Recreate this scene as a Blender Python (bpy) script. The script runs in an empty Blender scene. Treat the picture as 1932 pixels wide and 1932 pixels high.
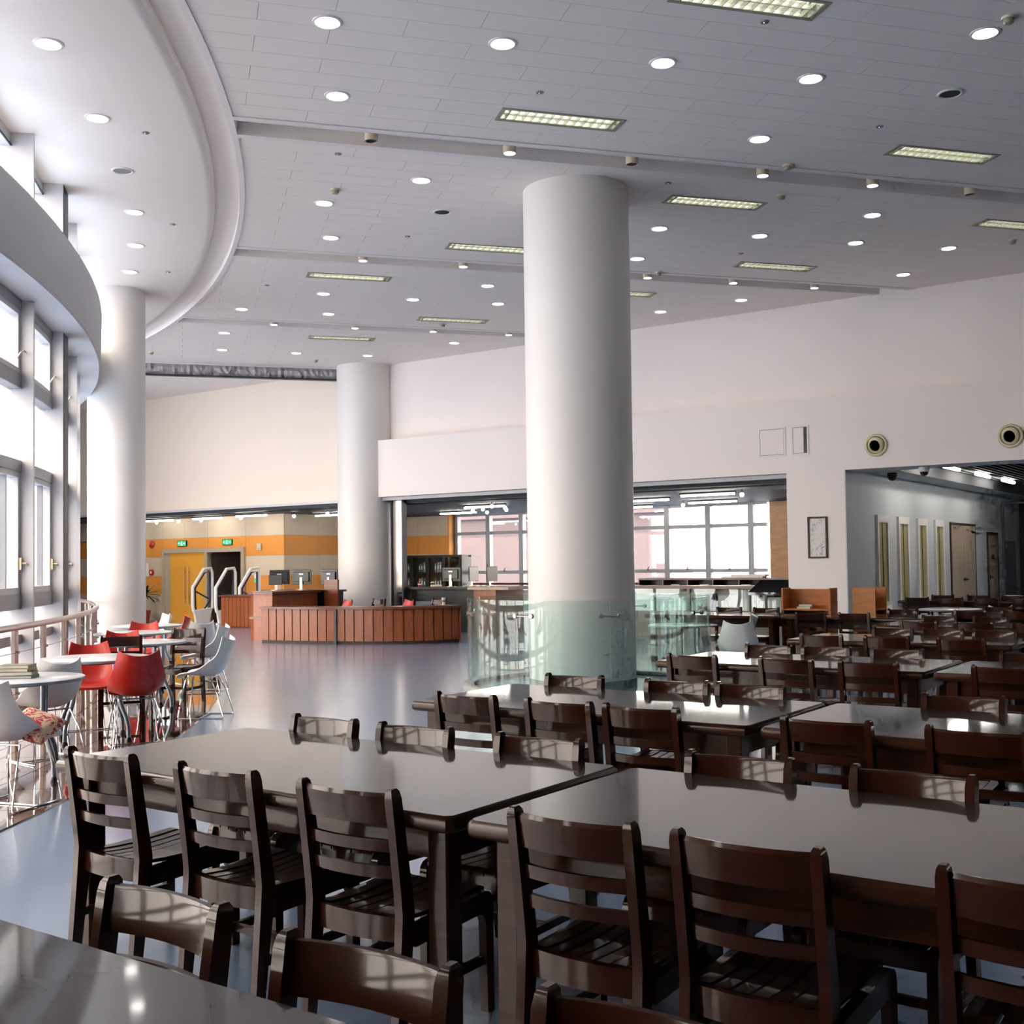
import bpy, bmesh, math, random
from mathutils import Vector, Matrix, Euler
random.seed(7)
S = bpy.context.scene
COL = S.collection
PI = math.pi
R_ = math.radians
# ------------------------------------------------------------------ camera
F_PX = 2158.0
YAW, PITCH, ROLL = R_(35.0), R_(1.9), math.atan(.0131)
cam_d = bpy.data.cameras.new('camera')
cam = bpy.data.objects.new('camera', cam_d); COL.objects.link(cam)
cam_d.sensor_fit = 'HORIZONTAL'; cam_d.sensor_width = 36.0
cam_d.lens = 36.0 * F_PX / 1932.0
cam_d.shift_y = (1063 - F_PX * math.tan(PITCH) - 966) / 1932.0
cam_d.clip_start = .05; cam_d.clip_end = 400
_f = Vector((-math.sin(YAW), math.cos(YAW), 0)); _r = Vector((math.cos(YAW), math.sin(YAW), 0)); _u = Vector((0, 0, 1))
_f2 = _f * math.cos(PITCH) + _u * math.sin(PITCH); _u2 = _u * math.cos(PITCH) - _f * math.sin(PITCH)
_r3 = _r * math.cos(ROLL) - _u2 * math.sin(ROLL); _u3 = _u2 * math.cos(ROLL) + _r * math.sin(ROLL)
m = Matrix((_r3, _u3, -_f2)).transposed().to_4x4(); m.translation = Vector((0, 0, 1.55))
cam.matrix_world = m
S.camera = cam
# ------------------------------------------------------------------ sky and exposure
W = bpy.data.worlds.new('overcast_sky'); S.world = W; W.use_nodes = True
bg = W.node_tree.nodes['Background']; bg.inputs[0].default_value = (1.0, .88, .75, 1); bg.inputs[1].default_value = 8.0
sun_d = bpy.data.lights.new('sun', 'SUN'); sun_d.energy = 27.0; sun_d.angle = R_(.6); sun_d.color = (1, .88, .75)
sun = bpy.data.objects.new('sun', sun_d); COL.objects.link(sun); sun.rotation_euler = Vector((.55, -.12, .82)).to_track_quat('Z', 'Y').to_euler()
S.view_settings.view_transform = 'Standard'; S.view_settings.look = 'None'
S.view_settings.gamma = 1.0; S.view_settings.use_curve_mapping = False
S.view_settings.exposure = 0.5
S.cycles.use_denoising = True
S.cycles.max_bounces = 6; S.cycles.diffuse_bounces = 5; S.cycles.glossy_bounces = 3; S.cycles.transparent_max_bounces = 10
S.cycles.use_adaptive_sampling = True; S.cycles.adaptive_threshold = .1; S.cycles.adaptive_min_samples = 12
S.cycles.sample_clamp_indirect = 8.0
S.cycles.caustics_reflective = False; S.cycles.caustics_refractive = False

# ------------------------------------------------------------------ materials
def newmat(name):
    mt = bpy.data.materials.new(name); mt.use_nodes = True
    return mt, mt.node_tree, mt.node_tree.nodes['Principled BSDF']
def setp(b, **k):
    for a, v in k.items():
        b.inputs[a.replace('_', ' ')].default_value = v
def hexc(h):
    c = [int(h[i:i + 2], 16) / 255 for i in (0, 2, 4)]
    return tuple((x / 12.92 if x <= .04045 else ((x + .055) / 1.055) ** 2.4) for x in c) + (1,)
def plain(name, col, rough=.5, metal=0, spec=.5, coat=0, noise=0, scale=30, bump=0, coat_r=.08):
    mt, nt, b = newmat(name)
    c = hexc(col) if isinstance(col, str) else tuple(col) + (1,)
    setp(b, Base_Color=c, Roughness=rough, Metallic=metal)
    b.inputs['Specular IOR Level'].default_value = spec
    b.inputs['Coat Weight'].default_value = coat; b.inputs['Coat Roughness'].default_value = coat_r
    if noise or bump:
        tc = nt.nodes.new('ShaderNodeTexCoord'); nz = nt.nodes.new('ShaderNodeTexNoise')
        nz.inputs['Scale'].default_value = scale; nz.inputs['Detail'].default_value = 5
        nt.links.new(tc.outputs['Object'], nz.inputs['Vector'])
        if noise:
            mx = nt.nodes.new('ShaderNodeMix'); mx.data_type = 'RGBA'
            mx.inputs[6].default_value = tuple(x * (1 - noise) for x in c[:3]) + (1,)
            mx.inputs[7].default_value = tuple(min(1, x * (1 + noise)) for x in c[:3]) + (1,)
            nt.links.new(nz.outputs['Fac'], mx.inputs[0]); nt.links.new(mx.outputs[2], b.inputs['Base Color'])
        if bump:
            bp = nt.nodes.new('ShaderNodeBump'); bp.inputs['Strength'].default_value = bump; bp.inputs['Distance'].default_value = .01
            nt.links.new(nz.outputs['Fac'], bp.inputs['Height']); nt.links.new(bp.outputs[0], b.inputs['Normal'])
    return mt
def wood(name, c1, c2, rough=.3, stretch=(2, 30, 30), coat=.4, coat_r=.1, spec=.5):
    mt, nt, b = newmat(name)
    tc = nt.nodes.new('ShaderNodeTexCoord'); mp = nt.nodes.new('ShaderNodeMapping'); mp.inputs['Scale'].default_value = stretch
    nz = nt.nodes.new('ShaderNodeTexNoise'); nz.inputs['Scale'].default_value = 1.5; nz.inputs['Detail'].default_value = 8; nz.inputs['Distortion'].default_value = .6
    cr = nt.nodes.new('ShaderNodeValToRGB')
    cr.color_ramp.elements[0].position = .3; cr.color_ramp.elements[0].color = hexc(c1)
    cr.color_ramp.elements[1].position = .7; cr.color_ramp.elements[1].color = hexc(c2)
    nt.links.new(tc.outputs['Object'], mp.inputs[0]); nt.links.new(mp.outputs[0], nz.inputs['Vector'])
    nt.links.new(nz.outputs['Fac'], cr.inputs[0]); nt.links.new(cr.outputs[0], b.inputs['Base Color'])
    mr = nt.nodes.new('ShaderNodeMapRange'); mr.inputs[3].default_value = rough * .85; mr.inputs[4].default_value = rough * 1.2
    nt.links.new(nz.outputs['Fac'], mr.inputs[0]); nt.links.new(mr.outputs[0], b.inputs['Roughness'])
    b.inputs['Coat Weight'].default_value = coat; b.inputs['Coat Roughness'].default_value = coat_r
    b.inputs['Specular IOR Level'].default_value = spec
    return mt
def emit(name, col, strength):
    mt = bpy.data.materials.new(name); mt.use_nodes = True; nt = mt.node_tree
    for n in list(nt.nodes): nt.nodes.remove(n)
    e = nt.nodes.new('ShaderNodeEmission'); e.inputs[0].default_value = tuple(col) + (1,); e.inputs[1].default_value = strength
    o = nt.nodes.new('ShaderNodeOutputMaterial'); nt.links.new(e.outputs[0], o.inputs[0])
    return mt
def glass(name, tint=(1, 1, 1), ior=1.5, rough=0.0, haze=0.0, boost=1.0):
    mt = bpy.data.materials.new(name); mt.use_nodes = True; nt = mt.node_tree
    for n in list(nt.nodes): nt.nodes.remove(n)
    t = nt.nodes.new('ShaderNodeBsdfTransparent'); t.inputs[0].default_value = tuple(tint) + (1,)
    gl = nt.nodes.new('ShaderNodeBsdfGlossy'); gl.inputs['Roughness'].default_value = rough
    lw = nt.nodes.new('ShaderNodeLayerWeight'); lw.inputs[0].default_value = .5      # facing = 1 - cos, same on both sides of the pane
    fr = nt.nodes.new('ShaderNodeMath'); fr.operation = 'POWER'; fr.inputs[1].default_value = 5.0
    nt.links.new(lw.outputs['Facing'], fr.inputs[0])
    f0 = ((ior - 1) / (ior + 1)) ** 2 * boost
    mul = nt.nodes.new('ShaderNodeMath'); mul.operation = 'MULTIPLY_ADD'; mul.inputs[1].default_value = .5 * (1 - f0); mul.inputs[2].default_value = f0; mul.use_clamp = True
    mx = nt.nodes.new('ShaderNodeMixShader'); o = nt.nodes.new('ShaderNodeOutputMaterial')
    nt.links.new(fr.outputs[0], mul.inputs[0]); nt.links.new(mul.outputs[0], mx.inputs[0])
    src = t.outputs[0]
    if haze:
        d = nt.nodes.new('ShaderNodeBsdfDiffuse'); d.inputs[0].default_value = tuple(tint) + (1,)
        m2 = nt.nodes.new('ShaderNodeMixShader'); m2.inputs[0].default_value = haze
        nt.links.new(t.outputs[0], m2.inputs[1]); nt.links.new(d.outputs[0], m2.inputs[2]); src = m2.outputs[0]
    nt.links.new(src, mx.inputs[1]); nt.links.new(gl.outputs[0], mx.inputs[2]); nt.links.new(mx.outputs[0], o.inputs[0])
    return mt

M = {}
M['ceil'] = plain('ceiling_paint', 'efe5dd', .8, noise=.02, scale=3)
M['tile'] = plain('ceiling_panel', 'eee3da', .75, noise=.05, scale=160, bump=.05)
M['void'] = plain('ceiling_void', '6a6a6e', .9)
M['trimw'] = plain('white_trim', 'e6dfdb', .6)
M['wall'] = plain('wall_paint', 'ece2de', .65, noise=.025, scale=1.2)
M['wallc'] = plain('wall_cream', 'e8dacb', .65, noise=.02, scale=1.0)  # creamier tone than the other hall walls
M['wallg'] = plain('grey_paint', 'c3c6c8', .7, noise=.03, scale=2)
M['colw'] = plain('column_paint', 'dfdad6', .45, noise=.01, scale=2)
M['throat_shade'] = plain('vent_shade', '08090a', 1.0, spec=0)  # near-black disc colour stands in for the shade inside the nozzle
M['rearwall'] = plain('dark_rear_wall', '5a4636', .8, noise=.3, scale=4)  # unseen rear wall, darkened to dim the reflections on the chair backs
M['bulk'] = plain('bulkhead_paint', 'b9b9bc', .6, noise=.03, scale=6)
M['alu'] = plain('painted_aluminium', 'c8c6c8', .4, metal=.0)
M['alud'] = plain('grey_frame', '8f9196', .4, metal=.2)
M['dark'] = plain('dark_panel', '2b3038', .5)
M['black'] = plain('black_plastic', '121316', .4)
M['dframe'] = plain('satin_door_frame', 'c4b59c', .35, metal=.3)
M['steel'] = plain('brushed_steel', 'b8aca4', .28, metal=.9)
M['mirror'] = plain('mirror_steel', '9a9490', .16, metal=1.0)
M['chrome'] = plain('chrome', 'd0d2d6', .08, metal=1.0)
M['legm'] = plain('blue_grey_metal', '77818c', .3, metal=.7)
M['whitep'] = plain('white_shell_plastic', 'ecebe6', .35, coat=.2)
M['redp'] = plain('red_shell_plastic', 'c0281c', .4, coat=.15)
M['lam'] = plain('white_laminate', 'dfe1e6', .25, coat=.3)
M['lame'] = plain('grey_edge_band', '8d96a0', .4)
M['chair'] = wood('dark_walnut_stain', '2b130a', '33170c', .3, (6, 6, 6), coat=.6, coat_r=.085, spec=.05)
M['table'] = wood('dark_table_top', '1d160f', '2a2118', .4, (1.2, 14, 14), coat=1.0, coat_r=.055, spec=.1)
M['table'].node_tree.nodes['Principled BSDF'].inputs['Coat IOR'].default_value = 1.5
M['tedge'] = wood('table_edge', '28130b', '3c1d0d', .35, (2, 20, 20), coat=.4, coat_r=.12, spec=.1)
M['desk'] = wood('reddish_desk_wood', '7a3c18', '9a5226', .35, (20, 20, 2), coat=.3, coat_r=.2)
M['deskd'] = wood('dark_desk_top', '5a2a14', '74391d', .3, (2, 20, 20), coat=.3, coat_r=.15)
M['beech'] = wood('orange_beech', 'b4682c', 'c67c3a', .4, (2, 2, 12), coat=.2, coat_r=.2)
M['ply'] = wood('wood_panelling', 'a8713c', 'c08a52', .45, (3, 3, 12), coat=.15, coat_r=.2)
M['orange'] = plain('orange_acoustic_panel', 'd98f3c', .6, noise=.06, scale=90, bump=.1)
M['beige'] = plain('beige_acoustic_panel', 'cbb9a0', .65, noise=.06, scale=90, bump=.1)
M['doory'] = plain('yellow_door', 'e0a03a', .4, noise=.04, scale=12)
M['brass'] = plain('pale_brass', 'd8b48a', .3, metal=.6)
M['gold'] = plain('olive_blind', 'a89a68', .5, noise=.08, scale=6)
M['doorp'] = wood('pale_wood_door', 'ad9a84', 'c2ad95', .5, (12, 12, 2), coat=.1, coat_r=.3)
M['glass'] = glass('window_glass', (.97, .98, 1.0))
M['ring'] = glass('green_glass', (.885, .957, .935), 1.52, 0.0, haze=.025, boost=1.2)
M['cglass'] = glass('cabinet_glass', (.9, .95, .95), 1.5, boost=1.4)
M['lamp'] = emit('downlight_glow', (1, .985, .93), 14.0)
M['spot'] = emit('spot_glow', (1, .95, .98), 14.0)
M['tube'] = emit('tube_glow', (1, .93, .82), 28.0)
M['ctube'] = emit('corridor_tube_glow', (1, .95, .88), 32.0)
M['fluo'] = emit('fluorescent_glow', (1, 1, .9), 2.2)
M['beigep'] = plain('beige_plastic', 'cdbfa6', .5)
M['louv'] = plain('louvre_metal', 'd2d2c6', .25, metal=.7)
M['olive'] = plain('olive_frame', '97957e', .5)
M['blackg'] = plain('black_speaker_mesh', '2b2f31', .7, noise=.2, scale=300)
M['greyg'] = plain('grey_speaker_mesh', '8d8a8a', .7, noise=.2, scale=300)
M['paper'] = plain('paper', 'e6e2d8', .8)
M['cover1'] = plain('olive_book_cover', '7f7a5c', .6)
M['cover2'] = plain('blue_book_cover', '4a5f62', .6)
M['cover3'] = plain('tan_book_cover', 'a89d80', .6)
M['exitg'] = emit('exit_sign_green', (.05, .55, .25), 1.0)
M['exitw'] = emit('exit_sign_white', (.9, 1, .95), 1.3)
M['redm'] = plain('red_alarm', 'b02a20', .4)
M['leaf'] = plain('leaf_green', '30401f', .5, noise=.25, scale=8)
M['terra'] = plain('red_pot', '9c3a2c', .5)
M['soil'] = plain('soil', '3a2a20', .9)
M['screen'] = plain('monitor_back', '1d2124', .3)
M['cupw'] = plain('cup_white', 'd8cdbb', .5)
M['marble'] = plain('pale_marble', 'b9b3b0', .2, noise=.06, scale=5)
M['facade'] = plain('pale_facade', 'd8d3d2', .9)
M['plastic_sheet'] = plain('crumpled_sheet', 'a8a3a6', .35, noise=.25, scale=9, bump=.6)
M['ventc'] = plain('cream_vent', 'c9c2a0', .45)
M['slat'] = plain('dark_ceiling_slat', '23262b', .6)
M['darkc'] = plain('dark_ceiling', '34383d', .7)
M['brownp'] = plain('brown_panel', '3b2a24', .6)
M['greyd'] = plain('grey_door', '6c737b', .5)
M['pinkw'] = plain('pink_exterior_wall', '6f605e', .9, noise=.05, scale=.5)
M['ground'] = plain('outdoor_paving', 'd6d2cc', .9)
M['blackd'] = plain('black_desk', '17181b', .35)
M['blackgl'] = plain('black_glass', '0c0e10', .05, coat=1.0, coat_r=.02)

def floor_mat():
    mt, nt, b = newmat('blue_vinyl_floor')
    tc = nt.nodes.new('ShaderNodeTexCoord'); nz = nt.nodes.new('ShaderNodeTexNoise'); nz.inputs['Scale'].default_value = 220; nz.inputs['Detail'].default_value = 3
    cr = nt.nodes.new('ShaderNodeValToRGB')
    cr.color_ramp.elements[0].position = .35; cr.color_ramp.elements[0].color = hexc('7288a6')
    cr.color_ramp.elements[1].position = .65; cr.color_ramp.elements[1].color = hexc('869cb9')
    nt.links.new(tc.outputs['Object'], nz.inputs['Vector']); nt.links.new(nz.outputs['Fac'], cr.inputs[0]); nt.links.new(cr.outputs[0], b.inputs['Base Color'])
    n2 = nt.nodes.new('ShaderNodeTexNoise'); n2.inputs['Scale'].default_value = .6; n2.inputs['Detail'].default_value = 4
    nt.links.new(tc.outputs['Object'], n2.inputs['Vector'])
    mr = nt.nodes.new('ShaderNodeMapRange'); mr.inputs[3].default_value = .22; mr.inputs[4].default_value = .27
    nt.links.new(n2.outputs['Fac'], mr.inputs[0]); nt.links.new(mr.outputs[0], b.inputs['Roughness'])
    b.inputs['Specular IOR Level'].default_value = .6
    b.inputs['Coat Weight'].default_value = .6; b.inputs['Coat Roughness'].default_value = .17
    return mt
M['floor'] = floor_mat()
M['stone'] = plain('polished_brown_stone', '6b4a38', .06, coat=1.0, noise=.25, scale=3, coat_r=.03)
M['stone2'] = plain('polished_red_stone', '5a2418', .06, coat=1.0, noise=.2, scale=3, coat_r=.03)

def cushion_mat():
    mt, nt, b = newmat('floral_cushion_fabric')
    tc = nt.nodes.new('ShaderNodeTexCoord'); v = nt.nodes.new('ShaderNodeTexVoronoi'); v.feature = 'F1'; v.inputs['Scale'].default_value = 9
    nz = nt.nodes.new('ShaderNodeTexNoise'); nz.inputs['Scale'].default_value = 14; nz.inputs['Distortion'].default_value = 2.5
    cr = nt.nodes.new('ShaderNodeValToRGB'); cr.color_ramp.interpolation = 'CONSTANT'
    cr.color_ramp.elements[0].color = hexc('b0202c'); cr.color_ramp.elements[1].position = .5; cr.color_ramp.elements[1].color = hexc('e0c6a4')
    e = cr.color_ramp.elements.new(.42); e.color = hexc('d0566a')
    nt.links.new(tc.outputs['Object'], nz.inputs['Vector']); nt.links.new(nz.outputs['Fac'], cr.inputs[0]); nt.links.new(cr.outputs[0], b.inputs['Base Color'])
    b.inputs['Roughness'].default_value = .8
    return mt
M['floral'] = cushion_mat()
def ink_mat():
    mt, nt, b = newmat('ink_painting')
    tc = nt.nodes.new('ShaderNodeTexCoord'); nz = nt.nodes.new('ShaderNodeTexNoise'); nz.inputs['Scale'].default_value = 7; nz.inputs['Detail'].default_value = 9; nz.inputs['Distortion'].default_value = 2
    cr = nt.nodes.new('ShaderNodeValToRGB'); cr.color_ramp.elements[0].position = .36; cr.color_ramp.elements[0].color = hexc('a3a0a0'); cr.color_ramp.elements[1].position = .46; cr.color_ramp.elements[1].color = hexc('d9d6d2')
    nt.links.new(tc.outputs['Object'], nz.inputs['Vector']); nt.links.new(nz.outputs['Fac'], cr.inputs[0]); nt.links.new(cr.outputs[0], b.inputs['Base Color'])
    b.inputs['Roughness'].default_value = .6
    return mt
M['ink'] = ink_mat()

# ------------------------------------------------------------------ mesh helpers
class MB:
    """collects shapes and links them as ONE mesh object"""
    def __init__(s): s.v = []; s.f = []
    def add(s, v, f):
        o = len(s.v); s.v += [tuple(p) for p in v]; s.f += [tuple(i + o for i in q) for q in f]; return s
    def box(s, x0, x1, y0, y1, z0, z1):
        v = [(x0, y0, z0), (x1, y0, z0), (x1, y1, z0), (x0, y1, z0), (x0, y0, z1), (x1, y0, z1), (x1, y1, z1), (x0, y1, z1)]
        return s.add(v, [(0, 3, 2, 1), (4, 5, 6, 7), (0, 1, 5, 4), (1, 2, 6, 5), (2, 3, 7, 6), (3, 0, 4, 7)])
    def rbox(s, x0, x1, y0, y1, z0, z1, b=.005, seg=2):
        bm = bmesh.new()
        bmesh.ops.create_cube(bm, size=1.0)
        for v in bm.verts: v.co = Vector(((x0 + x1) / 2 + v.co.x * (x1 - x0), (y0 + y1) / 2 + v.co.y * (y1 - y0), (z0 + z1) / 2 + v.co.z * (z1 - z0)))
        bmesh.ops.bevel(bm, geom=bm.edges[:], offset=b, segments=seg, affect='EDGES', profile=.5)
        bm.verts.index_update()
        s.add([v.co[:] for v in bm.verts], [[v.index for v in f.verts] for f in bm.faces]); bm.free(); return s
    def prism(s, pts, z0, z1):
        """pts counter-clockwise in plan"""
        n = len(pts)
        v = [(p[0], p[1], z0) for p in pts] + [(p[0], p[1], z1) for p in pts]
        f = [tuple(reversed(range(n))), tuple(range(n, 2 * n))] + [(i, (i + 1) % n, n + (i + 1) % n, n + i) for i in range(n)]
        return s.add(v, f)
    def tube(s, path, r, n=8, cap=True):
        path = [Vector(p) for p in path]; rings = []
        rr = r if isinstance(r, (list, tuple)) else [r] * len(path)
        prev = None
        for i, p in enumerate(path):
            d = (path[min(i + 1, len(path) - 1)] - path[max(i - 1, 0)]).normalized()
            if prev is None:
                a = Vector((0, 0, 1)) if abs(d.z) < .9 else Vector((1, 0, 0)); prev = (a - d * a.dot(d)).normalized()
            else: prev = (prev - d * prev.dot(d)).normalized()
            q = d.cross(prev); rings.append([p + prev * math.cos(2 * PI * k / n) * rr[i] + q * math.sin(2 * PI * k / n) * rr[i] for k in range(n)])
        v = [c for ring in rings for c in ring]
        f = [(i * n + k, i * n + (k + 1) % n, (i + 1) * n + (k + 1) % n, (i + 1) * n + k) for i in range(len(path) - 1) for k in range(n)]
        if cap: f += [tuple(reversed(range(n))), tuple((len(path) - 1) * n + k for k in range(n))]
        return s.add(v, f)
    def lathe(s, prof, cx=0, cy=0, n=32, close=False):
        """prof: (r,z) list; r 0 ends close it"""
        v = []; f = []
        for (r, z) in prof:
            for k in range(n): a = 2 * PI * k / n; v.append((cx + r * math.cos(a), cy + r * math.sin(a), z))
        for i in range(len(prof) - 1):
            for k in range(n): f.append((i * n + k, i * n + (k + 1) % n, (i + 1) * n + (k + 1) % n, (i + 1) * n + k))
        return s.add(v, f)
    def sweep(s, secs):
        """secs: list of closed cross sections (same count), capped"""
        n = len(secs[0]); v = [p for sc in secs for p in sc]
        f = [(i * n + k, i * n + (k + 1) % n, (i + 1) * n + (k + 1) % n, (i + 1) * n + k) for i in range(len(secs) - 1) for k in range(n)]
        f += [tuple(reversed(range(n))), tuple((len(secs) - 1) * n + k for k in range(n))]
        return s.add(v, f)
    def ring(s, cx, cy, r0, r1, z0, z1, a0, a1, n):
        """curved block between two radii, angles in degrees"""
        secs = []
        for i in range(n + 1):
            a = R_(a0 + (a1 - a0) * i / n); c, sn = math.cos(a), math.sin(a)
            secs.append([(cx + r0 * c, cy + r0 * sn, z0), (cx + r1 * c, cy + r1 * sn, z0), (cx + r1 * c, cy + r1 * sn, z1), (cx + r0 * c, cy + r0 * sn, z1)])
        return s.sweep(secs)
    def xform(s, mat):
        s.v = [tuple(mat @ Vector(p)) for p in s.v]; return s
    def mesh(s, name, mat, smooth=False):
        me = bpy.data.meshes.new(name); me.from_pydata(s.v, [], s.f); me.update()
        bm = bmesh.new(); bm.from_mesh(me); bmesh.ops.recalc_face_normals(bm, faces=bm.faces[:]); bm.to_mesh(me); bm.free()
        if mat: me.materials.append(M[mat] if isinstance(mat, str) else mat)
        if smooth:
            me.polygons.foreach_set('use_smooth', [True] * len(me.polygons)); me.set_sharp_from_angle(angle=R_(38))
        return me
    def build(s, name, mat, parent=None, smooth=False, loc=None, rot=None):
        o = bpy.data.objects.new(name, s.mesh(name, mat, smooth)); COL.objects.link(o)
        if parent: o.parent = parent
        if loc: o.location = loc
        if rot: o.rotation_euler = rot
        return o
def tag(o, label, cat, group=None):
    o['label'] = label; o['category'] = cat
    if group: o['group'] = group
    return o
def thing(name, label, cat, loc=(0, 0, 0), rz=0, group=None):
    o = bpy.data.objects.new(name, None); COL.objects.link(o); o.empty_display_size = .1
    o.location = loc; o.rotation_euler = (0, 0, rz); return tag(o, label, cat, group)
def struct(o):
    o['kind'] = 'structure'; return o
def place(me, name, parent=None, loc=(0, 0, 0), rz=0):
    o = bpy.data.objects.new(name, me); COL.objects.link(o); o.location = loc; o.rotation_euler = (0, 0, rz)
    if parent: o.parent = parent
    return o
def dup(root, loc, rz, label, group=None):
    r = root.copy(); COL.objects.link(r); r.location = loc; r.rotation_euler = (0, 0, rz); r['label'] = label
    if group: r['group'] = group
    for ch in root.children:
        c = ch.copy(); COL.objects.link(c); c.parent = r
        for g in ch.children:
            d = g.copy(); COL.objects.link(d); d.parent = c
    return r
ORD = ['first', 'second', 'third', 'fourth', 'fifth', 'sixth', 'seventh', 'eighth', 'ninth', 'tenth', 'eleventh', 'twelfth', 'thirteenth', 'fourteenth', 'fifteenth', 'sixteenth', 'seventeenth', 'eighteenth', 'nineteenth', 'twentieth', 'twenty-first', 'twenty-second']
CX, CY = -28.33, -9.48          # centre of the round court behind the windows
def pol(r, a, z=0): return Vector((CX + r * math.cos(R_(a)), CY + r * math.sin(R_(a)), z))
G_ANG = R_(51); GU = Vector((math.cos(G_ANG), math.sin(G_ANG))); GN = Vector((-GU.y, GU.x))
def un(u, n): p = GU * u + GN * n; return p
HC_ = 6.3                        # ceiling height
_inv = cam.matrix_world.inverted()
def px(x, y, z):
    p = _inv @ Vector((x, y, z))
    if p.z >= -.1: return None
    return 966 + F_PX * p.x / -p.z, (1063 - F_PX * math.tan(PITCH)) - F_PX * p.y / -p.z
# ================================================================== SETTING
# ---- floors
floor = struct(MB().box(-40, 16, -16, 40, -.15, 0).build('floor', 'floor'))
stone_floor = struct(MB().ring(CX, CY, 23.3, 25.65, -.05, .004, -40, 80, 160).build('floor_window_ring', 'stone', smooth=False))
_me = {}
for band, (r0, r1) in enumerate(((23.62, 24.28), (24.28, 24.96), (24.96, 25.645))):
    for k in range(20):
        key = (band, (k * 5 + band * 3) % 7 < 2)
        if key not in _me:
            _me[key] = MB().ring(0, 0, r0 + .004, r1 - .004, .004, .009, .01, 1.55, 3).mesh('stone_tile', 'stone2' if key[1] else 'stone')
        t = place(_me[key], 'stone_tile', stone_floor, (CX, CY, 0), R_(31.0 + 1.56 * k))
# ---- outside
struct(MB().ring(CX, CY, 0.5, 23.2, -.3, -.2, -60, 120, 60).build('ground_court', 'ground'))
struct(MB().box(-40, 20, 27.2, 60, -.4, -.3).build('ground_street', 'ground'))

# ---- ceiling
_arc = [pol(23.3, -20 + 2 * i).to_2d() for i in range(61)]
ceil = struct(MB().prism([Vector((14.5, -16.5)), Vector((14.5, 27.1)), Vector((-36.5, 27.1)), Vector((-36.5, 13.2))] + _arc[::-1], 6.46, 6.6).build('ceiling', 'void'))
def cpart(mb, name, mat): return mb.build(name, mat, ceil)
# smooth soffit, with a softly rounded outer edge, and the shallow channel around it
secs = []
for i in range(141):
    a = R_(-45 + 140 * i / 140); c, s = math.cos(a), math.sin(a)
    prof = [(23.32, 6.3), (25.5, 6.3), (25.56, 6.306), (25.6, 6.33), (25.61, 6.36), (25.61, 6.44), (23.32, 6.44)]
    secs.append([(CX + r * c, CY + r * s, z) for r, z in prof])
cpart(MB().sweep(secs), 'smooth_soffit', 'ceil').data.set_sharp_from_angle(angle=R_(40))
cpart(MB().ring(CX, CY, 25.6, 25.94, 6.42, 6.45, -45, 95, 140), 'channel_top', 'ceil')
cpart(MB().ring(CX, CY, 25.92, 25.985, 6.288, 6.45, -45, 95, 140), 'channel_trim', 'trimw')
CU, CN = CX * GU.x + CY * GU.y, CX * GN.x + CY * GN.y
def u_in(n, r=25.95):
    d = r * r - (n - CN) ** 2
    return CU + math.sqrt(d) if d > 0 else -30
def u_out(n): return min((20.5 - n * GN.y) / GU.y, (13.5 - n * GN.x) / GU.x)
GROOVES = (7.17, 12.22, 17.25, 22.33)
def uvbox(mb, u0, u1, n0, n1, z0, z1):
    return mb.prism([un(u0, n0), un(u1, n0), un(u1, n1), un(u0, n1)], z0, z1)
def strip(n0, n1, z0, z1, name, mat):
    a0, a1, b0, b1 = u_in(n0, 25.984), u_in(n1, 25.984), u_out(n0), u_out(n1)
    mb = MB().prism([un(a0, n0), un(b0, n0), un(b1, n1), un(a1, n1)], z0, z1)
    return cpart(mb, name, mat)
for n0 in GROOVES:
    strip(n0, n0 + .1, 6.288, 6.45, 'groove_flange', 'trimw'); strip(n0 + .5, n0 + .6, 6.288, 6.45, 'groove_flange', 'trimw')
    strip(n0 + .1, n0 + .5, 6.43, 6.45, 'groove_top', 'ceil')
# fluorescent fixtures sit in slots cut out of the panels
FIX = [(-3.79, 9.04), (-6.48, 10.26), (-3.45, 13.86), (-6.37, 13.89), (-10.02, 13.87), (-12.87, 13.8), (-3.32, 17.53), (-7.01, 17.53), (-9.94, 17.53), (-13.6, 17.5), (-16.5, 17.45)]
FL, FW = 1.34, .30
fixuv = [(Vector(p).dot(GU), Vector(p).dot(GN)) for p in FIX]
holes = [(u - FL / 2, u + FL / 2, n - FW / 2, n + FW / 2) for u, n in fixuv]
def cut(rects, h):
    out = []
    for (a, b, c, d) in rects:
        if h[1] <= a or h[0] >= b or h[3] <= c or h[2] >= d: out.append((a, b, c, d)); continue
        if h[0] > a: out.append((a, h[0], c, d))
        if h[1] < b: out.append((h[1], b, c, d))
        a2, b2 = max(a, h[0]), min(b, h[1])
        if h[2] > c: out.append((a2, b2, c, h[2]))
        if h[3] < d: out.append((a2, b2, h[3], d))
    return out
def clip(poly, p, nrm):
    out = []
    for i, a in enumerate(poly):
        b = poly[(i + 1) % len(poly)]; da, db = (a - p).dot(nrm), (b - p).dot(nrm)
        if da >= 0: out.append(a)
        if da * db < 0: out.append(a + (b - a) * (da / (da - db)))
    return out
C2 = Vector((CX, CY)); tiles = []
bounds = [(7.77, 12.22, 14), (12.82, 17.25, 14), (17.85, 22.33, 14), (22.93, 27.5, 14)]
GAP = .002
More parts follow.
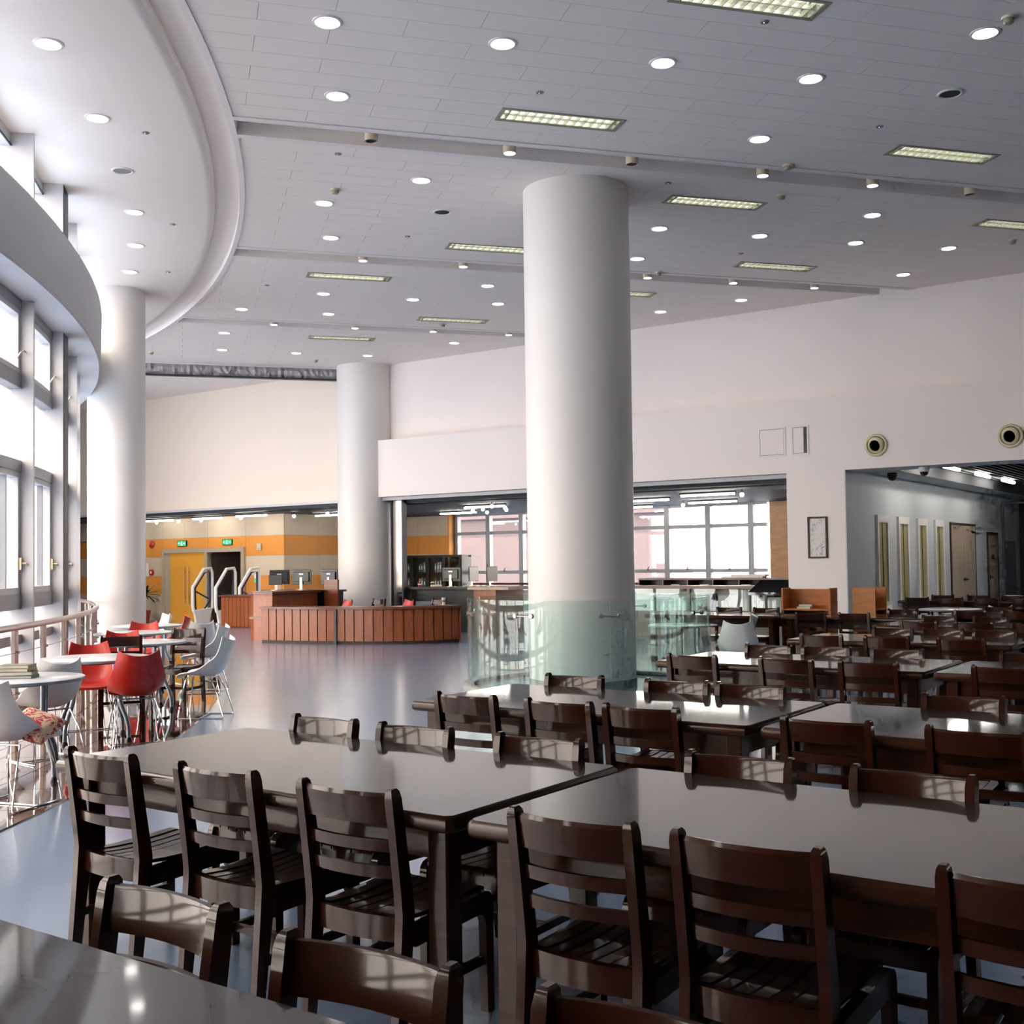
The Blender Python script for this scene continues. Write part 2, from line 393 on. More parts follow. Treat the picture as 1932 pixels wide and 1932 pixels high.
for bi, (n0, n1, rows) in enumerate(bounds):
    h = (n1 - n0) / rows
    for r in range(rows):
        a, b = n0 + r * h, n0 + (r + 1) * h; nm = (a + b) / 2
        par = round((nm - 9.88) / h) % 2
        lo, hi = min(u_in(a), u_in(b)), max(u_out(a), u_out(b))
        u = .62 + .64 * par - 1.28 * 12
        while u < hi:
            if u + 1.28 > lo:
                rects = [(u + GAP, u + 1.28 - GAP, a + GAP, b - GAP)]
                for hh in holes: rects = cut(rects, hh)
                for (p, q, s_, t_) in rects:
                    if q - p < .01 or t_ - s_ < .01: continue
                    poly = [un(p, s_), un(q, s_), un(q, t_), un(p, t_)]
                    mid = (poly[0] + poly[2]) / 2; d = (un(u_in(nm), nm) - C2).normalized()
                    poly = clip(poly, C2 + d * 25.975, d)
                    if len(poly) > 2: poly = clip(poly, Vector((0, 20.5)), Vector((0, -1)))
                    if len(poly) < 3: continue
                    q4 = px(mid.x, mid.y, HC_)
                    vis = 0
                    if q4 and -60 < q4[0] < 1992 and -60 < q4[1] < 1063: vis = 1 / (mid.length)
                    elif not (q4 and -700 < q4[0] < 2600 and -900 < q4[1] < 1063): continue
                    tiles.append((vis, poly))
            u += 1.28
tiles.sort(key=lambda t: -t[0])
for vis, poly in tiles[:300]:
    MB().prism(poly, 6.3, 6.315).build('ceiling_panel', 'tile', ceil)
rest = MB()
for vis, poly in tiles[300:]: rest.prism(poly, 6.3, 6.315)
o = rest.build('ceiling_panels_beyond', 'tile', ceil); o['kind'] = 'stuff'
# plain ceiling beyond the tiled part (behind the camera, to the right and past the shutter slot)
cpart(MB().prism([un(u_in(27.92), 27.92), un(u_out(27.92), 27.92), Vector((-36, 20.5)), Vector((-36, 12))], 6.3, 6.32), 'end_ceiling', 'ceil')
p0 = [un(-4, 7.17), un(-4, -8), un(25, -16), un(25, 7.17)]
cpart(MB().prism([Vector((-2.0, 6.7)), Vector((-2.5, -14)), Vector((16, -14)), Vector((16, 20.5)), Vector((9.0, 20.5))], 6.33, 6.35), 'rear_ceiling', 'tile')

# ---- hall walls
wall_back = struct(MB().box(-19.2, 14, 20.5, 20.9, 3.14, 6.46).build('wall_back', 'wall'))
struct(MB().box(-36, -19.2, 20.5, 20.9, 3.12, 6.46).build('wall_back_lobby', 'wallc'))
struct(MB().box(-18.55, 14, 20.1, 20.5, 3.14, 4.47).build('wall_back_beam', 'wall'))
struct(MB().box(-36, -19.15, 20.44, 20.5, 3.08, 3.14).build('trim_1', 'alu'))
struct(MB().box(-17.9, -7.9, 20.2, 20.9, 3.06, 3.135).build('trim_2', 'alud'))
struct(MB().box(14, 14.3, -16, 36, 0, 6.6).build('wall_right', 'wall'))
struct(MB().box(-10, 14.3, -16.3, -16, 0, 6.6).build('wall_rear', 'rearwall'))
struct(MB().box(-36.3, -36, 9, 27, 0, 6.6).build('wall_left', 'wallc'))
# pillar block with the grey corridor face
struct(MB().box(-7.9, -6.82, 20.1, 35, 0, 3.14).box(-7.9, -6.82, 20.9, 35, 3.14, 3.3).build('wall_pillar', 'wall'))
struct(MB().box(-6.82, -6.80, 20.1, 20.9, 0, 3.14).box(-6.82, -6.80, 20.9, 35, 0, 3.3).build('wall_corridor', 'wallg'))
struct(MB().box(-6.8, 14, 35, 35.2, 0, 3.4).build('wall_corridor_end', 'brownp'))
struct(MB().box(-6.81, -6.6, 34.7, 35, 0, 3.1).build('trim_3', 'brownp'))

# ---- stained patch marks on the upper wall stay as faint paint noise (wall material)
# ---- columns
def column(name, x, y, r, z1, label, n=64):
    t = thing(name, label, 'column', (x, y, 0))
    MB().lathe([(0, .0), (r, .0), (r, z1), (0, z1)], n=n).build('shaft', 'colw', t, smooth=True)
    MB().lathe([(r + .012, .0), (r + .012, .1), (r, .104)], n=n).build('base_band', 'alud', t, smooth=True)
    return t
column('column', -7.62, 12.4, .675, 6.3, 'large white round column inside the curved glass barrier')
column('column', -16.7, 12.1, .475, 6.3, 'white round column brightly lit beside the curved window wall')
column('column', -18.5, 20.36, .675, 6.3, 'white round column set into the back wall behind the reception desk')

# ---- window wall round the court
FIN0, STEP = 44.3, 4.05
def bay_pieces():
    d = {}
    a0, a1 = .06, STEP - .06
    d['transom'] = [MB().ring(0, 0, 23.54, 23.68, z0, z1, a0, a1, 6).mesh('transom', 'alud') for z0, z1 in ((.76, .86), (1.13, 1.29), (2.60, 2.72), (3.50, 3.66), (4.36, 4.47))]
    d['sill'] = [MB().ring(0, 0, 23.5, 23.7, 0, .06, a0, a1, 6).mesh('sill', 'alud')]
    d['pane'] = [MB().ring(0, 0, 23.598, 23.604, z0, z1, a0, a1, 6).mesh('pane', 'glass') for z0, z1 in ((.06, .76), (.86, 1.13), (1.36, 2.54), (2.72, 3.50), (3.72, 4.30))]
    d['stile'] = [MB().ring(0, 0, 23.55, 23.66, z0, z1, x0, x1, 1).mesh('stile', 'alu') for z0, z1 in ((1.29, 2.60), (3.66, 4.36)) for x0, x1 in ((a0, a0 + .16), (a1 - .16, a1))]
    d['stile'] += [MB().ring(0, 0, 23.58, 23.64, 1.29, 2.60, a1 - 1.1, a1 - 1.02, 1).mesh('stile', 'alud')]
    d['rail'] = [MB().ring(0, 0, 23.55, 23.66, z0, z1, a0 + .16, a1 - .16, 5).mesh('rail', 'alu') for z0, z1 in ((1.29, 1.36), (2.54, 2.60), (3.66, 3.72), (4.30, 4.36))]
    d['upper_pane'] = [MB().ring(0, 0, 23.498, 23.504, 5.2, 6.18, a0, a1, 6).mesh('upper_pane', 'glass')]
    d['upper_frame'] = [MB().ring(0, 0, 23.44, 23.56, 6.16, 6.3, a0, a1, 6).mesh('upper_frame', 'alu'), MB().ring(0, 0, 23.56, 23.575, 6.15, 6.17, a0, a1, 6).mesh('upper_frame', 'dark')]
    return d
pieces = bay_pieces()
nb = 0
fin_me = MB().ring(0, 0, 23.3, 23.8, 0, 6.32, -.06, .06, 1).mesh('fin', 'alu')
for k in range(-8, 10):
    ang = FIN0 + STEP * k
    nb += 1
    w = bpy.data.objects.new('window_%d' % nb, None); COL.objects.link(w); w.location = (CX, CY, 0); w.rotation_euler = (0, 0, R_(ang)); struct(w)
    place(fin_me, 'fin', w)
    for nm, L in pieces.items():
        if nm in ('stile', 'rail') and not (-1 <= k <= 3): continue
        if nm == 'upper_frame' and not (-2 <= k <= 3): L = L[:1]
        for me in L: place(me, nm, w)
    if -2 <= k <= 3:   # handle on the opening sash
        h = MB().box(23.66, 23.69, -.02, .02, 1.55, 1.68).tube([(23.69, 0, 1.62), (23.73, 0, 1.62), (23.76, .1, 1.57)], .011, 6)
        h.xform(Matrix.Rotation(R_(STEP - .14), 4, 'Z')).build('handle', 'beigep', w, smooth=True)
        h = MB().tube([(23.68, -.1, 3.8), (23.72, -.1, 3.86), (23.72, .02, 3.9), (23.72, .12, 3.9)], .009, 6)
        h.xform(Matrix.Rotation(R_(STEP - .3), 4, 'Z')).build('stay', 'beigep', w, smooth=True)
struct(MB().ring(CX, CY, 23.4, 23.7, 0, 6.4, -45, FIN0 - 8 * STEP - .06, 30).build('wall_unseen_near', 'wall'))  # unseen solid wall put in to darken the near right of the hall
struct(MB().ring(CX, CY, 23.4, 23.7, 0, 6.4, FIN0 + 10 * STEP, 112, 20).build('wall_unseen_far', 'wallc'))  # unseen wall ending the glazing early to dim the cream wall
bulk = MB()
secs = []
for i in range(141):
    a = R_(-15 + 95 * i / 140); c, s = math.cos(a), math.sin(a)
    secs.append([(CX + r * c, CY + r * s, z) for r, z in ((23.42, 4.46), (24.06, 4.46), (24.08, 4.48), (24.1, 5.22), (24.08, 5.25), (23.42, 5.25))])
struct(bulk.sweep(secs).build('wall_bulkhead', 'bulk', smooth=True))
struct(MB().ring(CX, CY, 23.62, 23.805, 0, 6.3, 48.42, 49.3, 3).build('trim_4', 'dark'))

# ---- lobby behind the left opening
LY = 21.8
lob = struct(MB().box(-36, -27.85, LY, LY + .2, 0, 3.1).box(-24.28, -22.8, LY, LY + .2, 0, 3.1).box(-27.85, -24.28, LY, LY + .2, 2.08, 3.1).build('wall_lobby', 'beige'))
lobr = struct(MB().box(-23, -22.8, LY + .2, 26.4, 0, 3.1).build('wall_lobby_side', 'beige'))
BANDS = [(2.4, 2.94, 'beige'), (1.86, 2.4, 'orange'), (1.31, 1.86, 'beige'), (.77, 1.31, 'orange'), (.1, .77, 'beige')]
xs = [-34.5, -33.4, -32.3, -31.2, -30.1, -29.0, -27.85, -26.9, -25.85, -24.28, -22.77]
for z0, z1, mt in BANDS:
    for a, b in zip(xs[:-1], xs[1:]):
        top0 = z0
        if a >= -27.9 and b <= -24.2:
            if z0 < 2.0: 
                if z1 > 2.08: top0 = 2.1
                else: continue
        MB().box(a + .004, b - .004, LY - .03, LY, top0 + .004, z1 - .004).build('acoustic_panel', mt, lob)
    for a, b in ((21.8, 23.1), (23.1, 24.4), (24.4, 25.5), (25.5, 26.5)):
        MB().box(-22.8, -22.77, a + .004, b - .004, z0 + .004, z1 - .004).build('acoustic_panel', mt, lobr)
# double door
d1 = bpy.data.objects.new('door_1', None); COL.objects.link(d1); d1.location = (-27.82, LY - .03, 0); struct(d1)
fr = MB().box(0, .12, -.08, .1, 0, 2.1).box(3.42, 3.54, -.08, .1, 0, 2.1).box(.12, 3.42, -.08, .1, 1.98, 2.1).box(1.9, 2.02, -.08, .1, 0, 1.98)
fr.build('frame', 'dframe', d1)
MB().box(.12, .34, -.02, .02, 0, 1.98).build('side_panel', 'dframe', d1)
MB().box(.34, 1.9, -.02, .03, 0, 1.98).build('leaf', 'doory', d1); _leaf = [c for c in d1.children if c.name.startswith('leaf')][0]
for hx in (1.02, 1.2):
    MB().tube([(hx, -.09, .5), (hx, -.09, 1.6)], .016, 8).tube([(hx, -.09, .66), (hx, -.02, .66)], .01, 6).tube([(hx, -.09, 1.44), (hx, -.02, 1.44)], .01, 6).build('pull_handle', 'brass', _leaf, smooth=True)
MB().xform(Matrix()).box(0, .05, 0, 1.3, .02, 1.97).build('open_leaf', 'brownp', d1, loc=(2.08, .02, 0), rot=(0, 0, R_(-18)))
MB().box(0, 1.9, .1, .2, 0, 2.2).box(2.0, 3.45, .1, .2, 0, .02).box(1.9, 1.95, .12, 2.5, 0, 2.2).box(3.5, 3.55, .12, 2.5, 0, 2.2).box(1.9, 3.55, 2.45, 2.5, 0, 2.2).box(1.9, 3.55, .12, 2.5, 2.2, 2.25).build('vestibule_shade_box', 'black', d1)  # black walls paint the unlit room dark; panel behind the leaf blocks leaked light
# lobby ceiling
struct(MB().box(-36, -7.9, 20.9, 26.9, 2.98, 3.12).box(-36, -7.9, 20.5, 20.9, 3.0, 3.12).build('ceiling_lobby', 'darkc'))
# ---- reading room behind the right opening
WY = 26.4
struct(MB().box(-23, -20.5, WY, WY + .2, 0, 3.1).build('wall_office', 'beige'))
wo = bpy.data.objects['wall_office']
for z0, z1, mt in BANDS[:3]:
    for a, b in ((-22.77, -21.9), (-21.9, -20.52)):
        MB().box(a + .004, b - .004, WY - .03, WY, z0 + .004, z1 - .004).build('acoustic_panel', mt, wo)
MB().box(-20.55, -20.5, WY - .3, WY, 0, 2.98).build('return_panel', 'orange', wo)
struct(MB().box(-20.5, -10.8, WY, WY + .15, 0, .72).build('wall_reading_sill', 'wallg'))
mx = [-20.45, -19.3, -18.15, -17.0, -15.85, -14.7, -13.6, -12.45, -11.3, -10.83]
for i, (a, b) in enumerate(zip(mx[:-1], mx[1:])):
    w = bpy.data.objects.new('window_%d' % (nb + 1 + i), None); COL.objects.link(w); w.location = ((a + b) / 2, WY, 0); struct(w)
    hw = (b - a) / 2
    MB().box(-hw - .07, -hw + .07, -.06, .1, .72, 2.98).build('mullion', 'alud', w)
    for z0, z1 in ((.72, .8), (1.26, 1.35), (2.38, 2.47), (2.92, 2.98)):
        MB().box(-hw + .07, hw - .07, -.04, .06, z0, z1).build('transom', 'alud', w)
    for z0, z1 in ((.8, 1.26), (1.35, 2.38), (2.47, 2.92)):
        MB().box(-hw + .07, hw - .07, 0, .008, z0, z1).build('pane', 'glass', w)
    if i < 8: MB().box(-.02, .02, -.08, -.04, 1.33, 1.36).tube([(0, -.08, 1.37), (.05, -.1, 1.42)], .012, 6).build('catch', 'dark', w)
wp = struct(MB().box(-10.83, -7.9, WY, WY + .2, 0, 3.1).build('wall_panelled', 'ply'))
for j, (z0, z1) in enumerate(((.3, .98), (.98, 1.66), (1.66, 2.32), (2.32, 2.96))):
    for a, b in ((-10.8, -9.9), (-9.9, -9.0), (-9.0, -8.0)):
        MB().box(a + .004, b - .004, WY - .03, WY, z0 + .004, z1 - .004).build('wood_panel', 'ply', wp)
# pink building across the street seen through the left panes
pb = tag(MB().box(-40, -17.6, 34, 36, -.3, 9).box(-40, -17.55, 33.9, 34, 3.2, 3.4).build('neighbouring_building', 'pinkw'), 'pale pink neighbouring building seen through the reading room windows', 'building')
# steel clad wall end beside the far column
sc_ = thing('steel_wall_end', 'mirror polished steel cladding beside the far column', 'cladding', (-17.56, 20.45, 0))
MB().box(-.15, .15, -.06, .06, 0, 3.06).build('steel_sheet', 'mirror', sc_)
MB().box(-.19, -.15, -.08, .06, 0, 3.06).build('edge_strip', 'dark', sc_); MB().box(.15, .19, -.08, .06, 0, 3.06).build('edge_strip', 'dark', sc_)
# shutter guide and bundled smoke curtain
struct(MB().box(-19.22, -19.14, 20.3, 20.5, 0, 6.05).build('trim_5', 'alud'))
secs = []
n_ = 90
ua, ub = u_in(27.6, 25.9), u_out(27.6)
random.seed(3)
for i in range(n_ + 1):
    u = ua + (ub - ua) * i / n_; w1, w2 = random.uniform(-.05, .05), random.uniform(-.05, .05)
    sec = [(27.55 + w1 * .6, 6.28), (27.5 + w1, 6.2), (27.52 + w2, 6.1), (27.56 + w1 * .5, 6.03 + w2 * .2), (27.72, 6.03), (27.8, 6.28)]
    secs.append([tuple(un(u, nn)) + (z,) for nn, z in sec])
tag(MB().sweep(secs).build('smoke_curtain', 'plastic_sheet'), 'crumpled grey bundled curtain along the ceiling edge above the lobby', 'curtain')
MB().prism([un(ua, 27.5), un(ub, 27.5), un(ub, 27.92), un(ua, 27.92)], 6.28, 6.45).build('curtain_pocket', 'trimw', ceil)
MB().prism([un(ua, 27.46), un(ub, 27.46), un(ub, 27.62), un(ua, 27.62)], 6.0, 6.03).build('curtain_bar', 'dark', bpy.data.objects['smoke_curtain'])

# ---- corridor on the right: ceiling, doors and windows in the grey wall
struct(MB().box(-6.8, -6.2, 20.9, 35, 3.16, 3.3).build('ceiling_corridor', 'wallg'))
struct(MB().box(-6.2, -6.17, 20.9, 35, 3.15, 3.6).build('trim_soffit_shade', 'slat'))  # dark strip added to hide the soffit side glaring under the tubes
slc = struct(MB().box(-6.2, 14, 20.9, 35, 3.6, 3.7).build('ceiling_slatted', 'black'))
for k in range(70):
    x = -6.12 + .15 * k
    MB().box(x, x + .04, 20.95, 35, 3.36, 3.46).build('ceiling_slat', 'slat', slc)
GX = -6.8
nw = nb + len(mx)
for i, y0 in enumerate((21.73, 23.09, 24.44, 25.79)):
    w = bpy.data.objects.new('window_%d' % (nw + i), None); COL.objects.link(w); w.location = (GX, y0, 0); struct(w)
    MB().box(-.005, .05, 0, .09, .7, 2.38).box(-.005, .05, .62, .71, .7, 2.38).box(-.005, .05, .09, .62, 2.24, 2.38).build('frame', 'trimw', w)
    MB().box(-.005, .09, -.02, .73, .62, .72).build('sill', 'trimw', w)
    for a, b in ((.09, .35), (.37, .62)): MB().box(.0, .02, a, b, .72, 2.24).build('blind', 'gold', w)
    MB().box(0, .028, .35, .37, .72, 2.24).build('mullion', 'dark', w)
d2 = bpy.data.objects.new('door_2', None); COL.objects.link(d2); d2.location = (GX, 27.13, 0); struct(d2)
MB().box(0, .03, 0, .06, 0, 2.36).box(0, .03, 2.29, 2.35, 0, 2.36).box(0, .03, .06, 2.29, 2.3, 2.36).build('frame', 'brownp', d2)
for a, b in ((.06, 1.17), (1.18, 2.29)): MB().box(0, .025, a, b, .02, 2.3).build('leaf', 'doorp', d2)
for a in (1.08, 1.25): MB().box(.025, .05, a, a + .05, 1.0, 1.06).tube([(.05, a + .025, 1.03), (.08, a + .025, 1.03), (.08, a + (.1 if a > 1.2 else -.05), 1.03)], .012, 6).build('lever', 'dark', d2)
for a in (.25, 1.8): MB().box(.02, .09, a, a + .28, 2.2, 2.27).tube([(.09, a + .2, 2.25), (.16, a + .5, 2.28)], .015, 6).build('door_closer', 'olive', d2)
d3 = bpy.data.objects.new('door_3', None); COL.objects.link(d3); d3.location = (GX, 30.73, 0); struct(d3)
MB().box(0, .03, 0, .07, 0, 2.19).box(0, .03, 1.1, 1.17, 0, 2.19).box(0, .03, .07, 1.1, 2.12, 2.19).build('frame', 'brownp', d3)
MB().box(0, .02, .07, 1.1, .02, 2.12).build('leaf', 'doorp', d3); MB().box(.02, .03, .45, .7, 1.5, 1.62).build('sign_plate', 'dark', d3)
MB().box(.02, .04, .16, .22, .98, 1.1).tube([(.04, .19, 1.04), (.08, .19, 1.04), (.08, .32, 1.04)], .014, 6).build('lever', 'dark', d3)
d4 = bpy.data.objects.new('door_4', None); COL.objects.link(d4); d4.location = (GX, 32.65, 0); struct(d4)
MB().box(0, .04, 0, 1.3, .0, 1.98).build('leaf', 'greyd', d4); MB().box(.04, .05, .1, .2, 1.8, 1.9).build('label_plate', 'beigep', d4)
tag(MB().tube([(GX + .04, 32.5, 1.2), (GX + .04, 32.5, 2.9), (GX + .06, 32.55, 2.98), (GX + .2, 32.6, 3.0), (GX + 2.2, 32.6, 3.0)], .035, 8).box(GX, GX + .1, 32.42, 32.58, 1.05, 1.22).build('conduit_pipe', 'greyd', smooth=True), 'grey conduit pipe running down the corridor wall to a small box', 'pipe')
# ================================================================== FURNITURE
# ---- wooden chair, origin on the floor, sitter looks along +y
def curved_rail(z0, z1, th, bow, y0f, half=.178, n=8, round_top=False):
    """slat between the rear posts, bowed backwards; y0f(z) = post line"""
    secs = []
    for i in range(n + 1):
        x = -half + 2 * half * i / n; b = -bow * (1 - (x / half) ** 2)
        ya, yb = y0f(z0) + b, y0f(z1) + b
        if round_top:
            sec = [(x, ya - th / 2, z0), (x, ya + th / 2, z0), (x, yb + th / 2, z1 - .012), (x, yb + th * .25, z1 - .002), (x, yb - th * .25, z1), (x, yb - th * .6, z1 - .012)]
        else:
            sec = [(x, ya - th / 2, z0), (x, ya + th / 2, z0), (x, yb + th / 2, z1), (x, yb - th / 2, z1)]
        secs.append(sec)
    return MB().sweep(secs)
def post_y(z): return -.205 - .055 * max(0, z - .45) / .37 - .02 * max(0, (.42 - z)) / .42 * 2.2
def chair_meshes():
    d = {}
    L = []
    for sx in (-1, 1):
        secs = []
        for z, hw in ((0, .021), (.12, .024), (.25, .027), (.36, .030), (.44, .031), (.5, .029), (.6, .027), (.72, .0255), (.812, .0245), (.835, .021), (.845, .013)):
            y = post_y(z); x = sx * .192; t = .0155 if z < .83 else (.0125 if z < .84 else .008)
            secs.append([(x - t, y - hw, z), (x + t, y - hw, z), (x + t, y + hw, z), (x - t, y + hw, z)])
        L.append(('rear_post', MB().sweep(secs).mesh('rear_post', 'chair', True)))
    for sx in (-1, 1):
        # front leg and side rail in one bent piece with a rounded shoulder
        x0, x1 = sorted((sx * .19, sx * .222))
        prof = [(.245, 0), (.245, .37), (.24, .395), (.225, .41), (.2, .418), (-.19, .402), (-.19, .335), (.165, .345), (.188, .335), (.2, .31), (.207, 0)]
        v = [(x0, y, z) for y, z in prof] + [(x1, y, z) for y, z in prof]; n = len(prof)
        f = [tuple(range(n)), tuple(reversed(range(n, 2 * n)))] + [(i, (i + 1) % n, n + (i + 1) % n, n + i) for i in range(n)]
        L.append(('front_leg', MB().add(v, f).mesh('front_leg', 'chair', True)))
    L.append(('top_rail', curved_rail(.728, .83, .02, .028, post_y, round_top=True).mesh('top_rail', 'chair', True)))
    for z0, z1 in ((.638, .678), (.55, .59)):
        L.append(('back_slat', curved_rail(z0, z1, .016, .026, post_y).mesh('back_slat', 'chair', True)))
    L.append(('seat_rail', curved_rail(.345, .425, .02, .022, lambda z: -.2).mesh('seat_rail', 'chair', True)))
    L.append(('seat_rail', curved_rail(.35, .41, .02, -.01, lambda z: .215, half=.19).mesh('seat_rail', 'chair', True)))
    for sx in (-1, 1):
        L.append(('stretcher', MB().box(sx * .196 - .009, sx * .196 + .009, -.22, .215, .16, .19).mesh('stretcher', 'chair')))
    L.append(('stretcher', MB().box(-.187, .187, -.01, .01, .16, .188).mesh('stretcher', 'chair')))
    slats = []
    for k in range(7):
        xc = -.162 + .054 * k; dip = .008 * (1 - (xc / .17) ** 2)
        pts = [(-.19, .428), (-.1, .421), (0, .418), (.12, .424), (.215, .43), (.243, .418)]
        secs = [[(xc - .023, y, z - dip - .014), (xc + .023, y, z - dip - .014), (xc + .023, y, z - dip), (xc - .023, y, z - dip)] for y, z in pts]
        slats.append(MB().sweep(secs))
    d['detail'] = L + [('seat_slat', s.mesh('seat_slat', 'chair', False)) for s in slats]
    j = MB()
    for s in slats: j.add(s.v, s.f)
    seat = MB()
    seat.sweep([[(x, -.19, .41), (x, .24, .415), (x, .24, .43), (x, -.19, .43)] for x in (-.185, 0, .185)])
    d['simple'] = [q for q in L if q[0] != 'stretcher'] + [('seat', seat.mesh('seat', 'chair'))]
    return d
CH = chair_meshes()
CHAIR_GROUP = 'dark wooden library chairs'
def wooden_chair(x, y, rz, label, detail=True, group=CHAIR_GROUP):
    t = thing('wooden_chair', label, 'chair', (x, y, 0), rz, group)
    for nm, me in CH['detail' if detail else 'simple']: place(me, nm, t)
    return t
# ---- library table 2.08 x 1.06
TL, TD, TH = 2.08, 1.06, .77
def table_meshes():
    prof = []
    r = .0275
    L = []
    # slab with a bullnose all round: stacked outline
    def outline(e, z): 
        a, b = TL / 2 - e, TD / 2 - e; c = .02
        return [(-a + c, -b, z), (a - c, -b, z), (a, -b + c, z), (a, b - c, z), (a - c, b, z), (-a + c, b, z), (-a, b - c, z), (-a, -b + c, z)]
    secs = [outline(.012, TH - .055), outline(.003, TH - .047), outline(0, TH - .035), outline(0, TH - .02), outline(.004, TH - .009), outline(.012, TH - .0015)]
    L.append(('edge', MB().sweep(secs).mesh('edge', 'tedge', True)))
    L.append(('top', MB().prism([p[:2] for p in outline(.0125, 0)], TH - .004, TH).mesh('top', 'table')))
    for sy in (-1, 1):
        L.append(('apron', MB().box(-TL / 2 + .14, TL / 2 - .14, sy * (TD / 2 - .11) - .011, sy * (TD / 2 - .11) + .011, TH - .165, TH - .055).mesh('apron', 'tedge')))
    for sx in (-1, 1):
        L.append(('apron', MB().box(sx * (TL / 2 - .11) - .011, sx * (TL / 2 - .11) + .011, -TD / 2 + .14, TD / 2 - .14, TH - .165, TH - .055).mesh('apron', 'tedge')))
    for sx in (-1, 1):
        for sy in (-1, 1):
            cx, cy = sx * (TL / 2 - .11), sy * (TD / 2 - .11)
            L.append(('leg', MB().rbox(cx - .04, cx + .04, cy - .04, cy + .04, 0, TH - .055, .006, 1).mesh('leg', 'tedge')))
    return L
TBL = table_meshes()
def library_table(x0, y0, label):
    t = thing('library_table', label, 'table', (x0 + TL / 2, y0 + TD / 2, 0), 0, 'dark wooden reading tables')
    for nm, me in TBL: place(me, nm, t)
    return t
XL = -4.28; PITCH_X = TL + .05
def sidechairs(xs, y, away, rowname, detail=True, jit=.0):
    """away True: chair on the camera side, its back towards us"""
    for i, x in enumerate(xs):
        q = (lambda s: s)(ORD[i])
        side = 'near' if away else 'far'
        q_ = px(x - .2, y, .8)
        if q_ is None or q_[0] > 1945: continue          # wholly outside the frame
        lab = 'dark wooden chair, %s from left, %s side of the %s' % (q, side, rowname)
        wooden_chair(x, y + (.245 if away else -.245), (0 if away else PI) + random.uniform(-jit, jit), lab, detail)
random.seed(11)
# row A (bottom-left corner)
library_table(-2.95, 1.465 - TD, 'dark glossy table top cutting across the bottom left corner')
for i, (x, y, a) in enumerate(((-2.1, 1.62, -.02), (-1.45, 1.58, .05), (-.88, 1.60, .0))):
    wooden_chair(x, y - .245, PI + a, 'dark wooden chair at the bottom left corner table, %s from the left' % ORD[i])
rows = [
    ('B', 2.79, 'nearest full table row', [-3.9, -3.23, -2.6, -1.735, -1.21, -.53], 2.765, [-3.84, -3.28, -2.62, -1.735, -1.13, -.5], 3.90),
    ('C', 5.06, 'second table row', [-3.83, -3.22, -2.75, -1.81, -1.16, -.5], 5.02, [-3.85, -3.13, -2.67, -1.50, -.85], 6.165),
    ('D', 8.04, 'third table row', [-3.90, -3.15, -2.56, -1.66, -1.1, -.4], 7.96, [-3.80, -3.30, -2.73, -1.75, -1.2], 9.15),
    ('E', 10.78, 'fourth table row', [-3.85, -3.24, -2.58, -1.75, -1.1], 10.6, [-3.57, -3.08, -2.58, -1.8, -1.2], 11.9),
    ('F', 13.45, 'fifth table row', [-3.7, -3.1, -2.5, -1.75, -1.1], 13.33, [-3.8, -3.2, -2.6, -1.8, -1.2], 14.6),
    ('G', 16.3, 'sixth table row', [-3.8, -3.2, -2.6, -1.75, -1.1, -.5], 16.15, [-3.75, -3.15, -2.5, -1.8, -1.2, -.5], 17.5),
    ('H', 21.5, 'corridor table row', [-5.95, -5.35, -4.75, -4.1, -3.5], 21.35, [-5.85, -5.2, -4.6, -4.0], 22.75),
]
for key, y0, nm, fx, fy, bx, by in rows:
    XL = -6.35 if key == 'H' else -4.28
    for j in range(2):
        q_ = px(XL + PITCH_X * j, y0 + TD, TH)
        if q_ is None or q_[0] > 1945: continue
        library_table(XL + PITCH_X * j, y0, 'dark wooden reading table, %s from the left in the %s' % (ORD[j], nm))
    det = key in 'BCD'
    sidechairs(fx, fy, True, nm, det, .03)
    sidechairs(bx, by, False, nm, det, .04)
# table pair standing apart on the left, in front of the display cases
for j in range(2):
    library_table(-8.2 + PITCH_X * j, 15.1, 'dark wooden reading table, %s of the pair before the display cases' % ('left' if j == 0 else 'right'))
for i, x in enumerate((-7.35, -6.75)):
    wooden_chair(x, 16.0, PI, 'dark wooden chair, %s on the far side of the pair before the display cases' % ORD[i], False)
for i, (x, y, a) in enumerate(((-5.6, 15.2, .1), (-5.0, 15.25, 0), (-4.75, 16.05, PI))):
    wooden_chair(x, y, a, 'dark wooden chair by the bookcases, %s from the left' % ORD[i], False)

# ---- round white table
def round_table_meshes(r=.48, h=.74):
    L = [('top', MB().lathe([(0, h - .02), (r - .006, h - .02), (r - .003, h - .003), (r - .008, h), (0, h)], n=48).mesh('top', 'lam', True)),
         ('edge_band', MB().lathe([(r - .01, h - .026), (r, h - .024), (r, h - .006), (r - .003, h - .003)], n=48).mesh('edge_band', 'lame', True)),
         ('under_frame', MB().lathe([(.25, h - .026), (.27, h - .05), (.2, h - .05), (.2, h - .026)], n=32).mesh('under_frame', 'legm', True))]
    for k in range(4):
        a = PI / 4 + k * PI / 2; c, s = math.cos(a), math.sin(a)
        path = [(.27, h - .04), (.27, .55), (.265, .45), (.275, .37), (.31, .29), (.355, .2), (.375, .12), (.378, .035)]
        L.append(('leg', MB().tube([(rr * c, rr * s, z) for rr, z in path], [.021, .021, .021, .021, .02, .019, .018, .018], 10).mesh('leg', 'legm', True)))
        L.append(('foot', MB().lathe([(0, 0), (.03, 0), (.03, .012), (.016, .035), (0, .037)], .378 * c, .378 * s, n=12).mesh('foot', 'black', True)))
    return L
RT = round_table_meshes()
